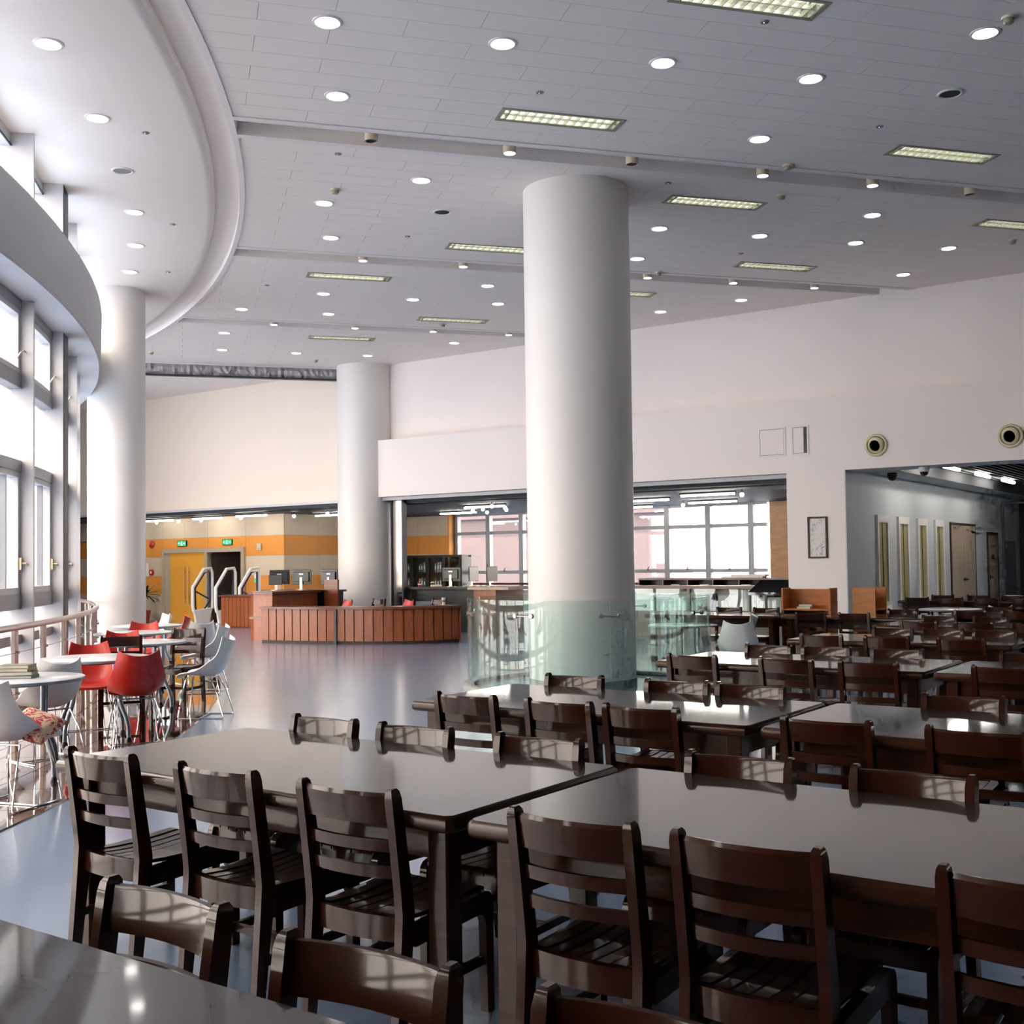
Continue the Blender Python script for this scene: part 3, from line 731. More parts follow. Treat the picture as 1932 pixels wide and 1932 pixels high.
def round_table(loc, rz, label, h=None):
    t = thing('round_table', label, 'table', loc, rz, 'white round cafe tables')
    last = None
    for nm, me in RT:
        last = place(me, nm, last if nm == 'foot' else t)
    if h: t.scale = (1, 1, h)
    return t
TANG = [35.1, 39.4, 44.4, 48.9, 53.0]
TR = [24.95, 24.92, 24.9, 24.6, 24.7]
TN = ['white round table carrying a stack of books at the left edge', 'white round table between the red chairs beside the railing', 'third white round table along the railing, behind a dark wooden chair', 'fourth white round table along the railing', 'farthest white round table, beside the lit column']
for a, r, nm in zip(TANG, TR, TN): round_table(pol(r, a, .009), R_(a + 20), nm)
round_table((-7.25, 14.48, 0), .3, 'white round table seen through the right side of the glass barrier', .9)
round_table((-4.75, 18.9, 0), .3, 'white round table far back between the dark chairs')

# ---- shell chair
def shell_mesh(mat):
    NU, NV = 12, 16
    prof = [(.235, .405), (.225, .43), (.18, .437), (.1, .43), (0, .423), (-.08, .424), (-.14, .438), (-.185, .47), (-.215, .52), (-.24, .59), (-.265, .66), (-.29, .73), (-.315, .80)]
    def P(v):
        t = v * (len(prof) - 1); i = min(int(t), len(prof) - 2); q = t - i
        return prof[i][0] * (1 - q) + prof[i + 1][0] * q, prof[i][1] * (1 - q) + prof[i + 1][1] * q
    def pt(u, v, off=0):
        y, z = P(v)
        hw = .2 + .045 * math.sin(min(1, v / .62) * PI * .5) - .075 * max(0, (v - .55) / .45) ** 1.3
        side = abs(u) ** 2.6
        mid = math.exp(-((v - .52) / .22) ** 2)
        z += side * (.11 * mid + .02)
        y += side * (.085 * max(0, (v - .45) / .55) + .05 * mid)
        if v > .8: z += (v - .8) / .2 * .028 * (u * u - .4)
        return Vector((u * hw, y, z))
    v = []; f = []
    for s_ in (0, 1):
        for j in range(NV + 1):
            for i in range(NU + 1):
                u, w = -1 + 2 * i / NU, j / NV
                p = pt(u, w)
                if s_:
                    e = 1e-3
                    du = pt(min(1, u + e), w) - pt(max(-1, u - e), w); dv = pt(u, min(1, w + e)) - pt(u, max(0, w - e))
                    nrm = du.cross(dv).normalized(); p = p - nrm * .009
                v.append(tuple(p))
    W1 = NU + 1; o = W1 * (NV + 1)
    for j in range(NV):
        for i in range(NU):
            a, b, c, d = j * W1 + i, j * W1 + i + 1, (j + 1) * W1 + i + 1, (j + 1) * W1 + i
            f += [(a, b, c, d), (o + a, o + d, o + c, o + b)]
    for i in range(NU):
        f += [(i, o + i, o + i + 1, i + 1), (NV * W1 + i, NV * W1 + i + 1, o + NV * W1 + i + 1, o + NV * W1 + i)]
    for j in range(NV):
        a, b = j * W1, (j + 1) * W1; f += [(a, b, o + b, o + a)]
        a, b = j * W1 + NU, (j + 1) * W1 + NU; f += [(a, o + a, o + b, b)]
    return MB().add(v, f).mesh('shell', mat, True)
SH = {'w': shell_mesh('whitep'), 'r': shell_mesh('redp')}
sled = []
for sx in (-1, 1):
    p = [(sx * .15, .15, .412), (sx * .19, .185, .25), (sx * .215, .215, .03), (sx * .217, .215, .012), (sx * .217, .19, .007), (sx * .217, -.22, .007), (sx * .217, -.245, .012), (sx * .213, -.243, .03), (sx * .19, -.18, .25), (sx * .15, -.1, .412)]
    sled.append(MB().tube(p, .0065, 6).mesh('sled_leg', 'chrome', True))
bars = [MB().tube([(-.15, y, .41), (.15, y, .41)], .0065, 6).mesh('seat_bar', 'chrome', True) for y in (.15, -.1)] + [MB().tube([(-.217, y, .008), (.217, y, .008)], .0055, 6).mesh('floor_bar', 'chrome', True) for y in (.0,)]
def shell_chair(x, y, face, kind, label, z=.009):
    """face: direction the sitter looks, degrees from +x"""
    t = thing('shell_chair', label, 'chair', (x, y, z), R_(face - 90), 'red and white shell chairs')
    place(SH[kind], 'shell', t)
    for me in sled: place(me, 'sled_leg', t)
    for me in bars[:2]: place(me, 'seat_bar', t)
    place(bars[2], 'floor_bar', t)
    return t
shell_chair(-7.05, 4.3, 108, 'w', 'white shell chair at the left edge holding a floral cushion')
shell_chair(-8.45, 5.45, 175, 'w', 'white shell chair pushed up to the round table with the books')
shell_chair(-9.62, 6.68, -31, 'r', 'red shell chair between the railing and the second round table')
shell_chair(-8.5, 6.35, 150, 'r', 'large red shell chair turned away from us in front of the second round table')
shell_chair(-9.5, 7.95, 215, 'w', 'white shell chair in side view, nearest on the blue floor edge', 0)
shell_chair(-11.3, 9.45, 215, 'w', 'white shell chair in side view, second along the blue floor edge')
shell_chair(-12.35, 10.15, 170, 'w', 'white shell chair at the fourth round table, seen from behind')
shell_chair(-11.08, 8.08, -40, 'r', 'red shell chair beyond the dark wooden chair by the railing')
shell_chair(-12.75, 9.6, -50, 'r', 'red shell chair beyond the fourth round table')
shell_chair(-13.94, 11.0, 230, 'r', 'red shell chair beside the farthest round table')
shell_chair(-14.8, 11.35, 250, 'w', 'white shell chair farthest back at the foot of the lit column')
shell_chair(-5.75, 12.95, 115, 'w', 'white shell chair beside the right of the glass barrier, back towards us', 0)
shell_chair(-6.35, 14.2, 200, 'w', 'white shell chair on the far side of the round table behind the glass barrier', 0)
shell_chair(-5.45, 18.3, 60, 'w', 'white shell chair far back, left of the white round table', 0)
shell_chair(-3.95, 18.3, 120, 'w', 'white shell chair far back, right of the white round table', 0)
wooden_chair(-10.0, 7.3, R_(-36 - 90), 'dark wooden chair facing us behind the second round table', True).location.z = .009
wooden_chair(-10.62, 8.5, R_(292 - 90), 'dark wooden chair beside the third round table near the white shell chairs', True).location.z = .009
# cushion on the near white chair
cu = []
for i in range(13):
    for j in range(13):
        a, b = -1 + i / 6, -1 + j / 6
        e = (1 - a ** 4) * (1 - b ** 4)
        cu.append((a, b, e ** .5 if e > 0 else 0))
v = [(a * .155 * (1 - .06 * (1 - b * b)), b * .155 * (1 - .06 * (1 - a * a)), t * .06) for a, b, t in cu] + [(a * .155 * (1 - .06 * (1 - b * b)), b * .155 * (1 - .06 * (1 - a * a)), -t * .06) for a, b, t in cu]
f = []
for i in range(12):
    for j in range(12):
        q = (i * 13 + j, (i + 1) * 13 + j, (i + 1) * 13 + j + 1, i * 13 + j + 1); f += [q, tuple(169 + k for k in reversed(q))]
o = MB().add(v, f).build('cushion', 'floral', None, True, (-6.95, 4.4, .52), (R_(20), R_(18), R_(30)))
tag(o, 'red and cream floral cushion on the white shell chair at the left edge', 'cushion')
# books on the first round table
bt = pol(TR[0], TANG[0], .749)
z = bt.z
for i, (w, d, h, cov, a, dx, nm) in enumerate(((.25, .17, .022, 'cover2', 10, 0, 'bottom book of the stack on the round table, dark blue spine'), (.24, .17, .028, 'cover1', 14, .0, 'third book down in the stack on the round table, olive spine'), (.23, .165, .024, 'cover3', 4, -.015, 'second book down in the stack on the round table, tan spine'), (.22, .16, .026, 'cover1', 8, -.01, 'top book of the stack on the round table, olive cover'))):
    t = thing('book', nm, 'book', (bt.x + .02 + dx, bt.y - .0, z), R_(a + 30), 'stacked books on the round table')
    MB().box(-w / 2 + .003, w / 2 - .004, -d / 2 + .004, d / 2 - .004, .003, h - .003).build('pages', 'paper', t)
    MB().box(-w / 2, w / 2, -d / 2, d / 2, 0, .003).build('cover', cov, t); MB().box(-w / 2, w / 2, -d / 2, d / 2, h - .003, h).build('cover', cov, t)
    MB().box(w / 2 - .004, w / 2, -d / 2, d / 2, .003, h - .003).build('spine', cov, t)
    z += h
# ---- railing along the window wall
rl = thing('railing', 'curved steel railing with wire cables along the window wall', 'railing', (CX, CY, .004))
MB().tube([(24.03 * math.cos(R_(a / 2)), 24.03 * math.sin(R_(a / 2)), .998) for a in range(50, 141)], .032, 12).build('handrail', 'steel', rl, True)
post_me = MB().rbox(23.985, 24.03, -.045, .045, 0, .965, .004, 1).mesh('post', 'steel')
knob_me = MB().lathe([(0, -.016), (.012, -.012), (.016, 0), (.012, .012), (0, .016)], n=10).mesh('knob', 'chrome', True)
k = 0
for i in range(18):
    a = 29.55 + 2.27 * i
    p = place(post_me, 'post', rl, (0, 0, 0), R_(a))
    for zz in (.18, .37, .56, .76):
        q = place(knob_me, 'knob', p, (24.045, 0, zz))
for zz in (.18, .37, .56, .76):
    MB().tube([(24.045 * math.cos(R_(a / 2)), 24.045 * math.sin(R_(a / 2)), zz) for a in range(50, 141)], .0035, 5).build('cable', 'steel', rl, True)
# ---- glass barrier round the big column
gb = thing('glass_barrier', 'curved green glass barrier standing round the large column', 'glass barrier', (-7.53, 12.4, 0))
RG = 1.52
view = math.degrees(math.atan2(-12.4, 7.53))
edges = [view - 29, view + 9.5, view + 9.5 + 48, view + 9.5 + 96, view + 9.5 + 144, view + 9.5 + 192, view + 9.5 + 240, view + 9.5 + 281, view - 29 + 360]
for a, b in zip(edges[:-1], edges[1:]):
    MB().ring(0, 0, RG - .006, RG + .006, .06, 1.12, a + .18, b - .18, max(6, int((b - a) / 4))).build('glass_panel', 'ring', gb, True)
for a in edges[:-1]:
    c = MB()
    for s in (-1, 1):
        q = R_(a + s * 4.0); n = Vector((math.cos(q), math.sin(q), 0)); p = n * (RG + .006)
        c.tube([p + Vector((0, 0, .94)), p + n * .03 + Vector((0, 0, .94))], [.03, .024], 12)
    q0, q1 = R_(a - 4), R_(a + 4)
    c.tube([(math.cos(q0) * (RG + .02), math.sin(q0) * (RG + .02), .94), (math.cos(R_(a)) * (RG + .022), math.sin(R_(a)) * (RG + .022), .94), (math.cos(q1) * (RG + .02), math.sin(q1) * (RG + .02), .94)], .008, 6)
    c.build('glass_clamp', 'steel', gb, True)
MB().lathe([(RG - .07, 0), (RG + .07, 0), (RG + .07, .055), (RG + .06, .06), (RG - .06, .06), (RG - .07, .055)], n=72).build('base_ring', 'marble', gb, True)

# ================================================================== CEILING FITTINGS
dl_ring = MB().lathe([(.1, 6.3), (.1, 6.296), (.112, 6.288), (.13, 6.292), (.132, 6.3)], n=32)
dl = {'ring': MB().lathe([(.1, .0), (.1, -.004), (.112, -.012), (.13, -.008), (.132, .0)], n=32).mesh('trim_ring', 'trimw', True),
      'lens': MB().lathe([(0, -.003), (.1, -.003), (.104, 0)], n=32).mesh('lens', 'lamp'),
      'spk': MB().lathe([(0, -.006), (.09, -.006), (.1, -.003)], n=28).mesh('grille', 'blackg'),
      'spkg': MB().lathe([(0, -.006), (.09, -.006), (.1, -.003)], n=28).mesh('grille', 'greyg')}
def downlight(x, y, label, group):
    t = thing('ceiling_downlight', label, 'ceiling light', (x, y, 6.3), 0, group)
    place(dl['ring'], 'trim_ring', t); place(dl['lens'], 'lens', t)
DOWN = [(-6.92, 7.17), (-5.93, 8.42), (-4.94, 9.66), (-3.93, 10.86), (-2.3, 10.86), (-7.95, 8.37), (-4.98, 12.08), (-8.9, 10.85), (-10.48, 10.77), (-11.52, 11.97), (-7.51, 14.49), (-6.51, 15.72), (-4.86, 15.73), (-5.5, 16.96), (-4.45, 18.14), (-8.55, 15.73), (-5.49, 19.36), (-14.02, 14.38), (-16.04, 14.32), (-15.08, 15.6), (-13.08, 15.68), (-11.43, 15.69), (-12.08, 16.9), (-8.42, 19.41), (-10.04, 19.36), (-17.96, 15.57), (-19.41, 16.76), (-18.44, 18.04), (-17.43, 19.28), (-14.99, 19.33)]
ROWN = ['at the top edge of the picture', 'second down from the top edge', 'in the third row down', 'just above the first ceiling groove', 'crossing the first groove line', 'in the row left of the large column', 'in the row beyond the first groove', 'in the row before the second groove', 'in the row past the second groove', 'near the back wall, second last row', 'in the last row along the back wall']
byrow = {}
for x, y in DOWN: byrow.setdefault(round((y - 7.17) / 1.215), []).append((x, y))
for ri, k in enumerate(sorted(byrow)):
    r = sorted(byrow[k])
    for i, (x, y) in enumerate(r):
        nm = 'round lit downlight, %s from the left in the %s ceiling row counted from the camera' % (ORD[i], ORD[ri])
        downlight(x, y, nm, 'recessed downlights in the panelled ceiling')
for i, a in enumerate((38.97, 43.0, 50.64, 54.49, 58.23)):
    p = pol(24.57, a); downlight(p.x, p.y, 'round lit downlight in the smooth curved ceiling, %s from the camera' % ORD[i], 'downlights in the smooth curved ceiling')
for x, y, mt, lab in ((-2.91, 12.08, 'spk', 'black round ceiling speaker at the upper right'), (-9.49, 12.01, 'spk', 'black round ceiling speaker left of the large column'), tuple(pol(24.57, 46.82)[:2]) + ('spkg', 'grey round ceiling speaker in the smooth curved ceiling')):
    t = thing('ceiling_speaker', lab, 'speaker', (x, y, 6.3)); place(dl['ring'], 'trim_ring', t); place(dl[mt], 'grille', t)
# spots hanging in the grooves
can = MB().lathe([(0, .13), (.075, .13), (.075, -.03), (.066, -.03), (.066, -.02)], n=24).mesh('can', 'beigep', True)
cap = MB().lathe([(0, -.02), (.066, -.02)], n=24)
cap_on, cap_off = cap.mesh('lens', 'spot'), cap.mesh('lens', 'black')
LAMPS = [(0, -8.34, 9.35, 0), (0, -7.45, 10.69, 1), (0, -6.39, 11.78, 0), (0, -5.38, 13.18, 1), (0, -4.38, 14.36, 1), (0, -3.34, 15.39, 0),
         (1, -11.93, 13.11, 1), (1, -10.93, 14.36, 1), (1, -8.94, 16.81, 1), (1, -7.92, 18.01, 1), (1, -6.9, 19.19, 1),
         (2, -16.5, 15.55, 1), (2, -15.51, 16.79, 1), (2, -14.53, 18.04, 1), (2, -13.51, 19.27, 1)]
cnt = [0, 0, 0]
for g, x, y, on in LAMPS:
    cnt[g] += 1
    p = Vector((x, y)); u = p.dot(GU); q = un(u, GROOVES[g + 1] + .3)
    t = thing('groove_spotlight', '%s cylindrical spotlight, %s from the left in the %s ceiling groove' % ('lit' if on else 'unlit', ORD[cnt[g] - 1], ('nearest', 'second', 'farthest')[g]), 'spotlight', (q.x, q.y, 6.3), 0, 'spotlights in the ceiling grooves')
    place(can, 'can', t); place(cap_on if on else cap_off, 'lens', t)
# louvred fluorescent fixtures
fx = [('housing', MB().box(-.64, .64, -.13, .13, .075, .085).box(-.66, -.64, -.15, .15, 0, .085).box(.64, .66, -.15, .15, 0, .085).box(-.64, .64, -.15, -.135, 0, .085).box(-.64, .64, .135, .15, 0, .085).mesh('housing', 'louv')),
      ('rim', MB().box(-.69, -.645, -.17, .17, -.008, .002).box(.645, .69, -.17, .17, -.008, .002).box(-.645, .645, -.17, -.135, -.008, .002).box(-.645, .645, .135, .17, -.008, .002).mesh('rim', 'olive'))]
for sy in (-.065, .065): fx.append(('tube', MB().tube([(-.6, sy, .055), (.6, sy, .055)], .014, 8).mesh('tube', 'fluo', True)))
fx.append(('louvre', MB().box(-.64, .64, -.004, .004, .0, .05).mesh('louvre', 'louv')))
cross = MB().box(-.003, .003, -.135, .135, .0, .045).mesh('louvre_blade', 'louv')
order = sorted(FIX, key=lambda p: p[0] ** 2 + p[1] ** 2)
for i, p in enumerate(order):
    t = thing('louvre_ceiling_light', 'rectangular louvred fluorescent ceiling light, %s' % ('nearest to the camera' if i == 0 else ORD[i] + ' nearest to the camera'), 'ceiling light', (p[0], p[1], 6.3), G_ANG, 'louvred fluorescent ceiling lights')
    for nm, me in fx: lv = place(me, nm, t)
    for k in range(13): place(cross, 'louvre_blade', lv, (-.576 + .096 * k, 0, 0))
# sprinklers and smoke detectors
spr = [('rose', MB().lathe([(0, -.008), (.036, -.008), (.042, 0)], n=16).mesh('rose', 'greyg', True)), ('head', MB().lathe([(0, -.02), (.01, -.019), (.014, -.008)], n=12).mesh('head', 'steel', True))]
for i, (x, y) in enumerate(sorted([(-6.26, 9.53), (-9.08, 9.57), (-3.83, 9.46), (-3.77, 12.53), (-6.5, 12.8), (-10.6, 12.6), (-14.34, 13.36), (-7.12, 16.45), (-10.3, 7.84), (-12.79, 10.18), (-14.93, 11.79)], key=lambda p: p[0])):
    t = thing('sprinkler', 'small grey ceiling sprinkler disc, %s from the left' % ORD[i], 'sprinkler', (x, y, 6.3), 0, 'ceiling sprinklers')
    for nm, me in spr: place(me, nm, t)
det = [('base', MB().lathe([(0, -.02), (.06, -.02), (.065, 0)], n=20).mesh('base', 'beigep', True)), ('chamber', MB().lathe([(0, -.06), (.035, -.058), (.045, -.045), (.045, -.02)], n=20).mesh('chamber', 'olive', True))]
for i, (x, y) in enumerate(sorted([(-9.98, 10.46), (-2.06, 10.67), (-5.05, 13.1), (-5.54, 14.13), (-8.67, 16.67), (-13.96, 17.64), (-3.56, 18.28), (-20.8, 15.96), (-18.71, 18.92)], key=lambda p: p[0])):
    t = thing('smoke_detector', 'beige smoke detector on the ceiling, %s from the left' % ORD[i], 'smoke detector', (x, y, 6.3), 0, 'smoke detectors')
    for nm, me in det: place(me, nm, t)

# ================================================================== ON THE BACK WALL AND BEAM
BY = 20.1
def hatch(x0, x1, z0, z1, label, gap):
    t = thing('access_hatch', label, 'hatch', ((x0 + x1) / 2, BY, z0)); hw, h = (x1 - x0) / 2, z1 - z0
    MB().box(-hw, -hw + .03, -.012, 0, 0, h).box(hw - .03, hw, -.012, 0, 0, h).box(-hw + .03, hw - .03, -.012, 0, 0, .03).box(-hw + .03, hw - .03, -.012, 0, h - .03, h).build('frame', 'trimw', t)
    MB().box(-hw + .03, hw - .03, -.003, 0, .03, h - .03).build('backing', 'dark', t)
    MB().box(-hw + .037, hw - .037 - gap, -.008, -.003, .037, h - .037).build('door_panel', 'wall', t)
hatch(-8.43, -7.9, 3.46, 4.0, 'square white access hatch on the white beam', 0)
hatch(-7.79, -7.46, 3.46, 4.0, 'narrow white access hatch with a dark open slot on the beam', .06)
for x, lab in ((-6.24, 'cream round jet vent on the beam above the corridor, left one'), (-4.03, 'cream round jet vent on the beam at the right edge')):
    t = thing('jet_vent', lab, 'vent', (x, BY, 3.54))
    rot = Matrix.Rotation(R_(90), 4, 'X')
    MB().lathe([(.2, 0), (.2, .02), (.185, .035), (.16, .035), (.15, .015), (.15, -.0)], n=40).xform(rot).build('flange', 'ventc', t, True)
    n2 = Matrix.Rotation(R_(90), 4, 'X') @ Matrix.Rotation(R_(-12), 4, 'Y') @ Matrix.Rotation(R_(12), 4, 'X')
    MB().lathe([(.15, -.0), (.148, .03), (.125, .055), (.1, .06), (.095, .045)], n=40).xform(n2).build('nozzle', 'ventc', t, True); nz_ = t.children[-1]
    MB().lathe([(0, .03), (.097, .03)], n=32).xform(n2).build('throat_shade', 'throat_shade', nz_)
t = thing('framed_picture', 'tall ink painting in a dark frame hanging on the white pillar', 'picture', (-7.33, BY, 1.57))
MB().box(-.18, -.15, -.03, 0, 0, .75).box(.15, .18, -.03, 0, 0, .75).box(-.15, .15, -.03, 0, 0, .03).box(-.15, .15, -.03, 0, .72, .75).build('frame', 'brownp', t)
MB().box(-.15, .15, -.012, 0, .03, .72).build('painting', 'ink', t)
for x, y, mt, lab in ((-5.55, 20.55, 'trimw', 'white dome security camera under the beam by the corridor'), (-6.45, 21.7, 'black', 'black dome security camera under the corridor ceiling')):
    t = thing('dome_camera', lab, 'security camera', (x, y, 3.14 if mt == 'trimw' else 3.16))
    MB().lathe([(0, 0), (.09, 0), (.09, -.06), (.08, -.08)], n=24).build('housing', mt, t, True)
    MB().lathe([(.075, -.08), (.07, -.11), (.05, -.14), (0, -.155)], n=24).build('dome', 'black', t, True)
ctube_l = MB().tube([(-.6, 0, 0), (.6, 0, 0)], .035, 8).mesh('tube', 'ctube', True)
tube_l = MB().tube([(-.6, 0, 0), (.6, 0, 0)], .021, 8).mesh('tube', 'tube', True)
batten = MB().box(-.62, .62, -.03, .03, .03, .06).mesh('batten', 'darkc')
k = 0
for x, y, a, zz in ((-5.75, 23.2, 90, 3.42), (-5.75, 25.8, 90, 3.42), (-5.75, 28.3, 90, 3.42), (-3.2, 22.6, 90, 3.42), (-3.2, 25.0, 90, 3.42), (-3.2, 28.3, 90, 3.42), (-.8, 22.6, 90, 3.42), (-.8, 25.0, 90, 3.42), (-.8, 28.0, 90, 3.42)):  # row by the grey wall in view; other rows added to brighten the corridor
    k += 1
    t = thing('corridor_tube_light', 'glowing tube light under the slatted corridor ceiling, %s from the beam' % ORD[k - 1], 'ceiling light', (x, y, zz), R_(a), 'corridor tube lights'); place(ctube_l, 'tube', t, (0, 0, -.12)); place(batten, 'batten', t, (0, 0, -.09))
k = 0
for x, y in ((-29.4, 21.05), (-27.2, 21.15), (-25.2, 21.2), (-23.2, 21.0), (-21.6, 22.4), (-20.4, 22.6), (-18.7, 24.2), (-16.2, 22.0), (-12.2, 22.6), (-11.4, 24.4), (-14.0, 25.2), (-10.2, 21.6)):  # leftmost tube and the one at the corner added to brighten the orange wall
    k += 1
    t = thing('lobby_tube_light', 'glowing tube light below the dark lobby ceiling, %s from the left' % ORD[k - 1], 'ceiling light', (x, y, 2.93), R_(0), 'lobby tube lights'); place(tube_l, 'tube', t, (0, 0, -.02)); place(batten, 'batten', t, (0, 0, -.02))
bulb = [('stem', MB().tube([(0, 0, .0), (0, 0, .1)], .01, 6).mesh('stem', 'black')), ('bulb', MB().lathe([(0, -.06), (.03, -.05), (.045, -.01), (.03, .02), (0, .03)], n=14).mesh('bulb', 'spot', True))]
k = 0
SP = sorted([(-29.0, 21.2), (-28.2, 20.98), (-27.4, 21.2), (-26.3, 21.1), (-25.4, 21.15), (-23.6, 21.0), (-21.9, 21.3), (-20.4, 21.0), (-19.9, 21.2), (-17.0, 22.6), (-16.4, 22.2), (-17.3, 23.6), (-15.4, 21.2), (-15.6, 22.0), (-16.2, 22.9), (-12.0, 21.3), (-12.1, 24.3), (-12.6, 22.5), (-9.35, 21.4), (-8.55, 22.5), (-8.6, 22.0)])
for x, y in SP:
    k += 1
    t = thing('lobby_spot_bulb', 'small bright bulb under the dark lobby ceiling, %s from the left' % ORD[k - 1], 'spotlight', (x, y, 2.88), 0, 'bright bulbs under the lobby ceiling')
    for nm, me in bulb: place(me, nm, t)
# ================================================================== LOBBY AND DESK
for x, lab in ((-26.95, 'green exit sign above the yellow door leaf'), (-25.0, 'green exit sign above the dark open doorway')):
    t = thing('exit_sign', lab, 'exit sign', (x, LY - .035, 2.17))
    MB().box(-.2, .2, -.03, 0, 0, .17).build('housing', 'black', t); gf = MB().box(-.18, .18, -.034, -.03, .015, .155).build('green_face', 'exitg', t)
    a = MB().box(-.03, .0, -.037, -.034, .06, .11).box(-.005, .03, -.037, -.034, .03, .06).box(-.04, -.02, -.037, -.034, .03, .07).box(-.01, .015, -.037, -.034, .115, .14)
    a.build('running_figure', 'exitw', gf)
    MB().box(.06, .12, -.037, -.034, .08, .095).add([(.12, -.036, .065), (.15, -.036, .0875), (.12, -.036, .11)], [(0, 1, 2)]).build('arrow', 'exitw', gf)
    MB().box(-.15, -.09, -.037, -.034, .08, .095).add([(-.15, -.036, .065), (-.15, -.036, .11), (-.17, -.036, .0875)], [(0, 1, 2)]).build('arrow', 'exitw', gf)
rx = Matrix.Rotation(R_(90), 4, 'X')
t = thing('alarm_bell', 'red fire alarm bell high on the orange lobby wall', 'alarm', (-28.35, LY - .03, 2.25)); MB().lathe([(0, .07), (.06, .06), (.11, .02), (.115, 0), (0, 0)], n=24).xform(rx).build('bell', 'redm', t, True); MB().lathe([(.06, 0), (.06, .02), (0, .02)], n=16).xform(rx).build('back_plate', 'redm', t, True)
t = thing('call_point', 'red round fire call point left of the yellow door', 'alarm', (-28.35, LY - .03, 1.42)); MB().lathe([(0, .05), (.09, .05), (.1, 0), (0, 0)], n=20).xform(rx).build('body', 'redm', t, True); MB().lathe([(0, .055), (.04, .055), (.04, .05)], n=16).xform(rx).build('button', 'paper', t)
t = thing('wall_notice', 'white notice board left of the yellow door', 'notice', (-28.75, LY - .03, 1.3)); MB().box(-.25, .25, -.02, 0, 0, .4).build('board', 'trimw', t); MB().box(-.22, .22, -.024, -.02, .03, .37).build('sheet', 'paper', t)
t = thing('wall_box', 'small beige box on the orange lobby wall right of the door', 'box', (-23.7, LY - .03, 2.0)); MB().rbox(-.08, .08, -.06, 0, 0, .19, .01, 1).build('cover', 'beigep', t); MB().box(-.03, .03, -.065, -.06, .03, .06).build('grille', 'greyg', t)
t = thing('wall_sticker', 'small white and green notice beside the doorway', 'notice', (-23.85, LY - .03, 1.13)); MB().box(-.09, .09, -.006, 0, 0, .1).build('green_half', 'exitg', t); MB().box(-.09, .09, -.006, 0, .1, .22).build('white_half', 'paper', t)
t = thing('light_switch', 'pale light switch on the far white column', 'switch', (-18.93, 19.8, 1.15), R_(-32)); MB().rbox(-.05, .05, -.02, .03, 0, .2, .006, 1).build('plate', 'trimw', t); MB().box(-.02, .02, -.026, -.02, .07, .13).build('rocker', 'greyg', t)
# security gates
def gate(x, y, label):
    t = thing('security_gate', label, 'security gate', (x, y, 0), R_(-6), 'security gates at the lobby door')
    out = [(-.3, .35), (-.33, .5), (-.33, 1.0), (.02, 1.5), (.26, 1.52), (.3, 1.4), (.3, .42), (.14, .2), (.14, .05), (-.2, .05), (-.16, .2)]
    inn = [(-.24, .46), (-.25, .98), (.05, 1.4), (.22, 1.42), (.22, .62), (.0, .36), (-.2, .36)]
    def loop(pts, r): return MB().tube([(0, a, b) for a, b in pts + [pts[0], pts[1]]], r, 8)
    loop(out[:7], .045).build('outer_frame', 'whitep', t, True)
    loop(inn, .022).tube([(0, -.24, .9), (0, .22, .66)], .02, 6).build('inner_loop', 'bluet', t, True)
    MB().prism([(-.05, -.3), (.05, -.3), (.05, .25), (-.05, .25)], 0, .05).add([(-.05, -.24, .05), (.05, -.24, .05), (.05, .18, .05), (-.05, .18, .05), (-.035, -.3, .36), (.035, -.3, .36), (.035, .28, .42), (-.035, .28, .42)], [(0, 1, 5, 4), (1, 2, 6, 5), (2, 3, 7, 6), (3, 0, 4, 7), (4, 5, 6, 7)]).build('pedestal', 'trimw', t)
    return t
M['bluet'] = plain('dark_blue_tube', '23284f', .4)
gate(-25.15, 21.0, 'white and blue security gate in front of the yellow door')
gate(-24.15, 20.95, 'white and blue security gate in front of the dark doorway')
gate(-23.15, 20.9, 'white and blue security gate nearest the reception counter')
# potted plant
t = thing('potted_plant', 'dracaena with long leaves in a red pot beside the yellow door', 'plant', (-27.9, 21.15, 0))
MB().lathe([(0, 0), (.13, 0), (.18, .3), (.19, .32), (.165, .32), (.15, .28), (0, .28)], n=24).build('pot', 'terra', t, True)
MB().lathe([(0, .285), (.15, .285)], n=16).build('soil', 'soil', t)
MB().tube([(0, 0, .28), (.02, 0, .5), (0, .02, .75)], .02, 6).tube([(-.03, 0, .28), (-.12, .0, .5), (-.2, .0, .62)], .015, 6).build('stem', 'soil', t, True)
random.seed(5)
for k in range(34):
    head = Vector((0, .02, .72)) if k % 3 else Vector((-.2, 0, .6))
    a = random.uniform(0, 2 * PI); el = random.uniform(.1, 1.35); Ln = random.uniform(.4, .62)
    d = Vector((math.cos(a) * math.cos(el), math.sin(a) * math.cos(el), math.sin(el))); sd = Vector((-math.sin(a), math.cos(a), 0))
    v = []; f = []
    for i in range(7):
        q = i / 6; p = head + d * Ln * q + Vector((0, 0, -.5 * Ln * q * q * (1.2 - el * .6))); w = .028 * math.sin(PI * (q * .85 + .12)) + .002
        v += [tuple(p - sd * w), tuple(p + Vector((0, 0, -.008))), tuple(p + sd * w)]
        if i: b = 3 * i; f += [(b - 3, b - 2, b + 1, b), (b - 2, b - 1, b + 2, b + 1)]
    MB().add(v, f).build('leaf', 'leaf', t, True)
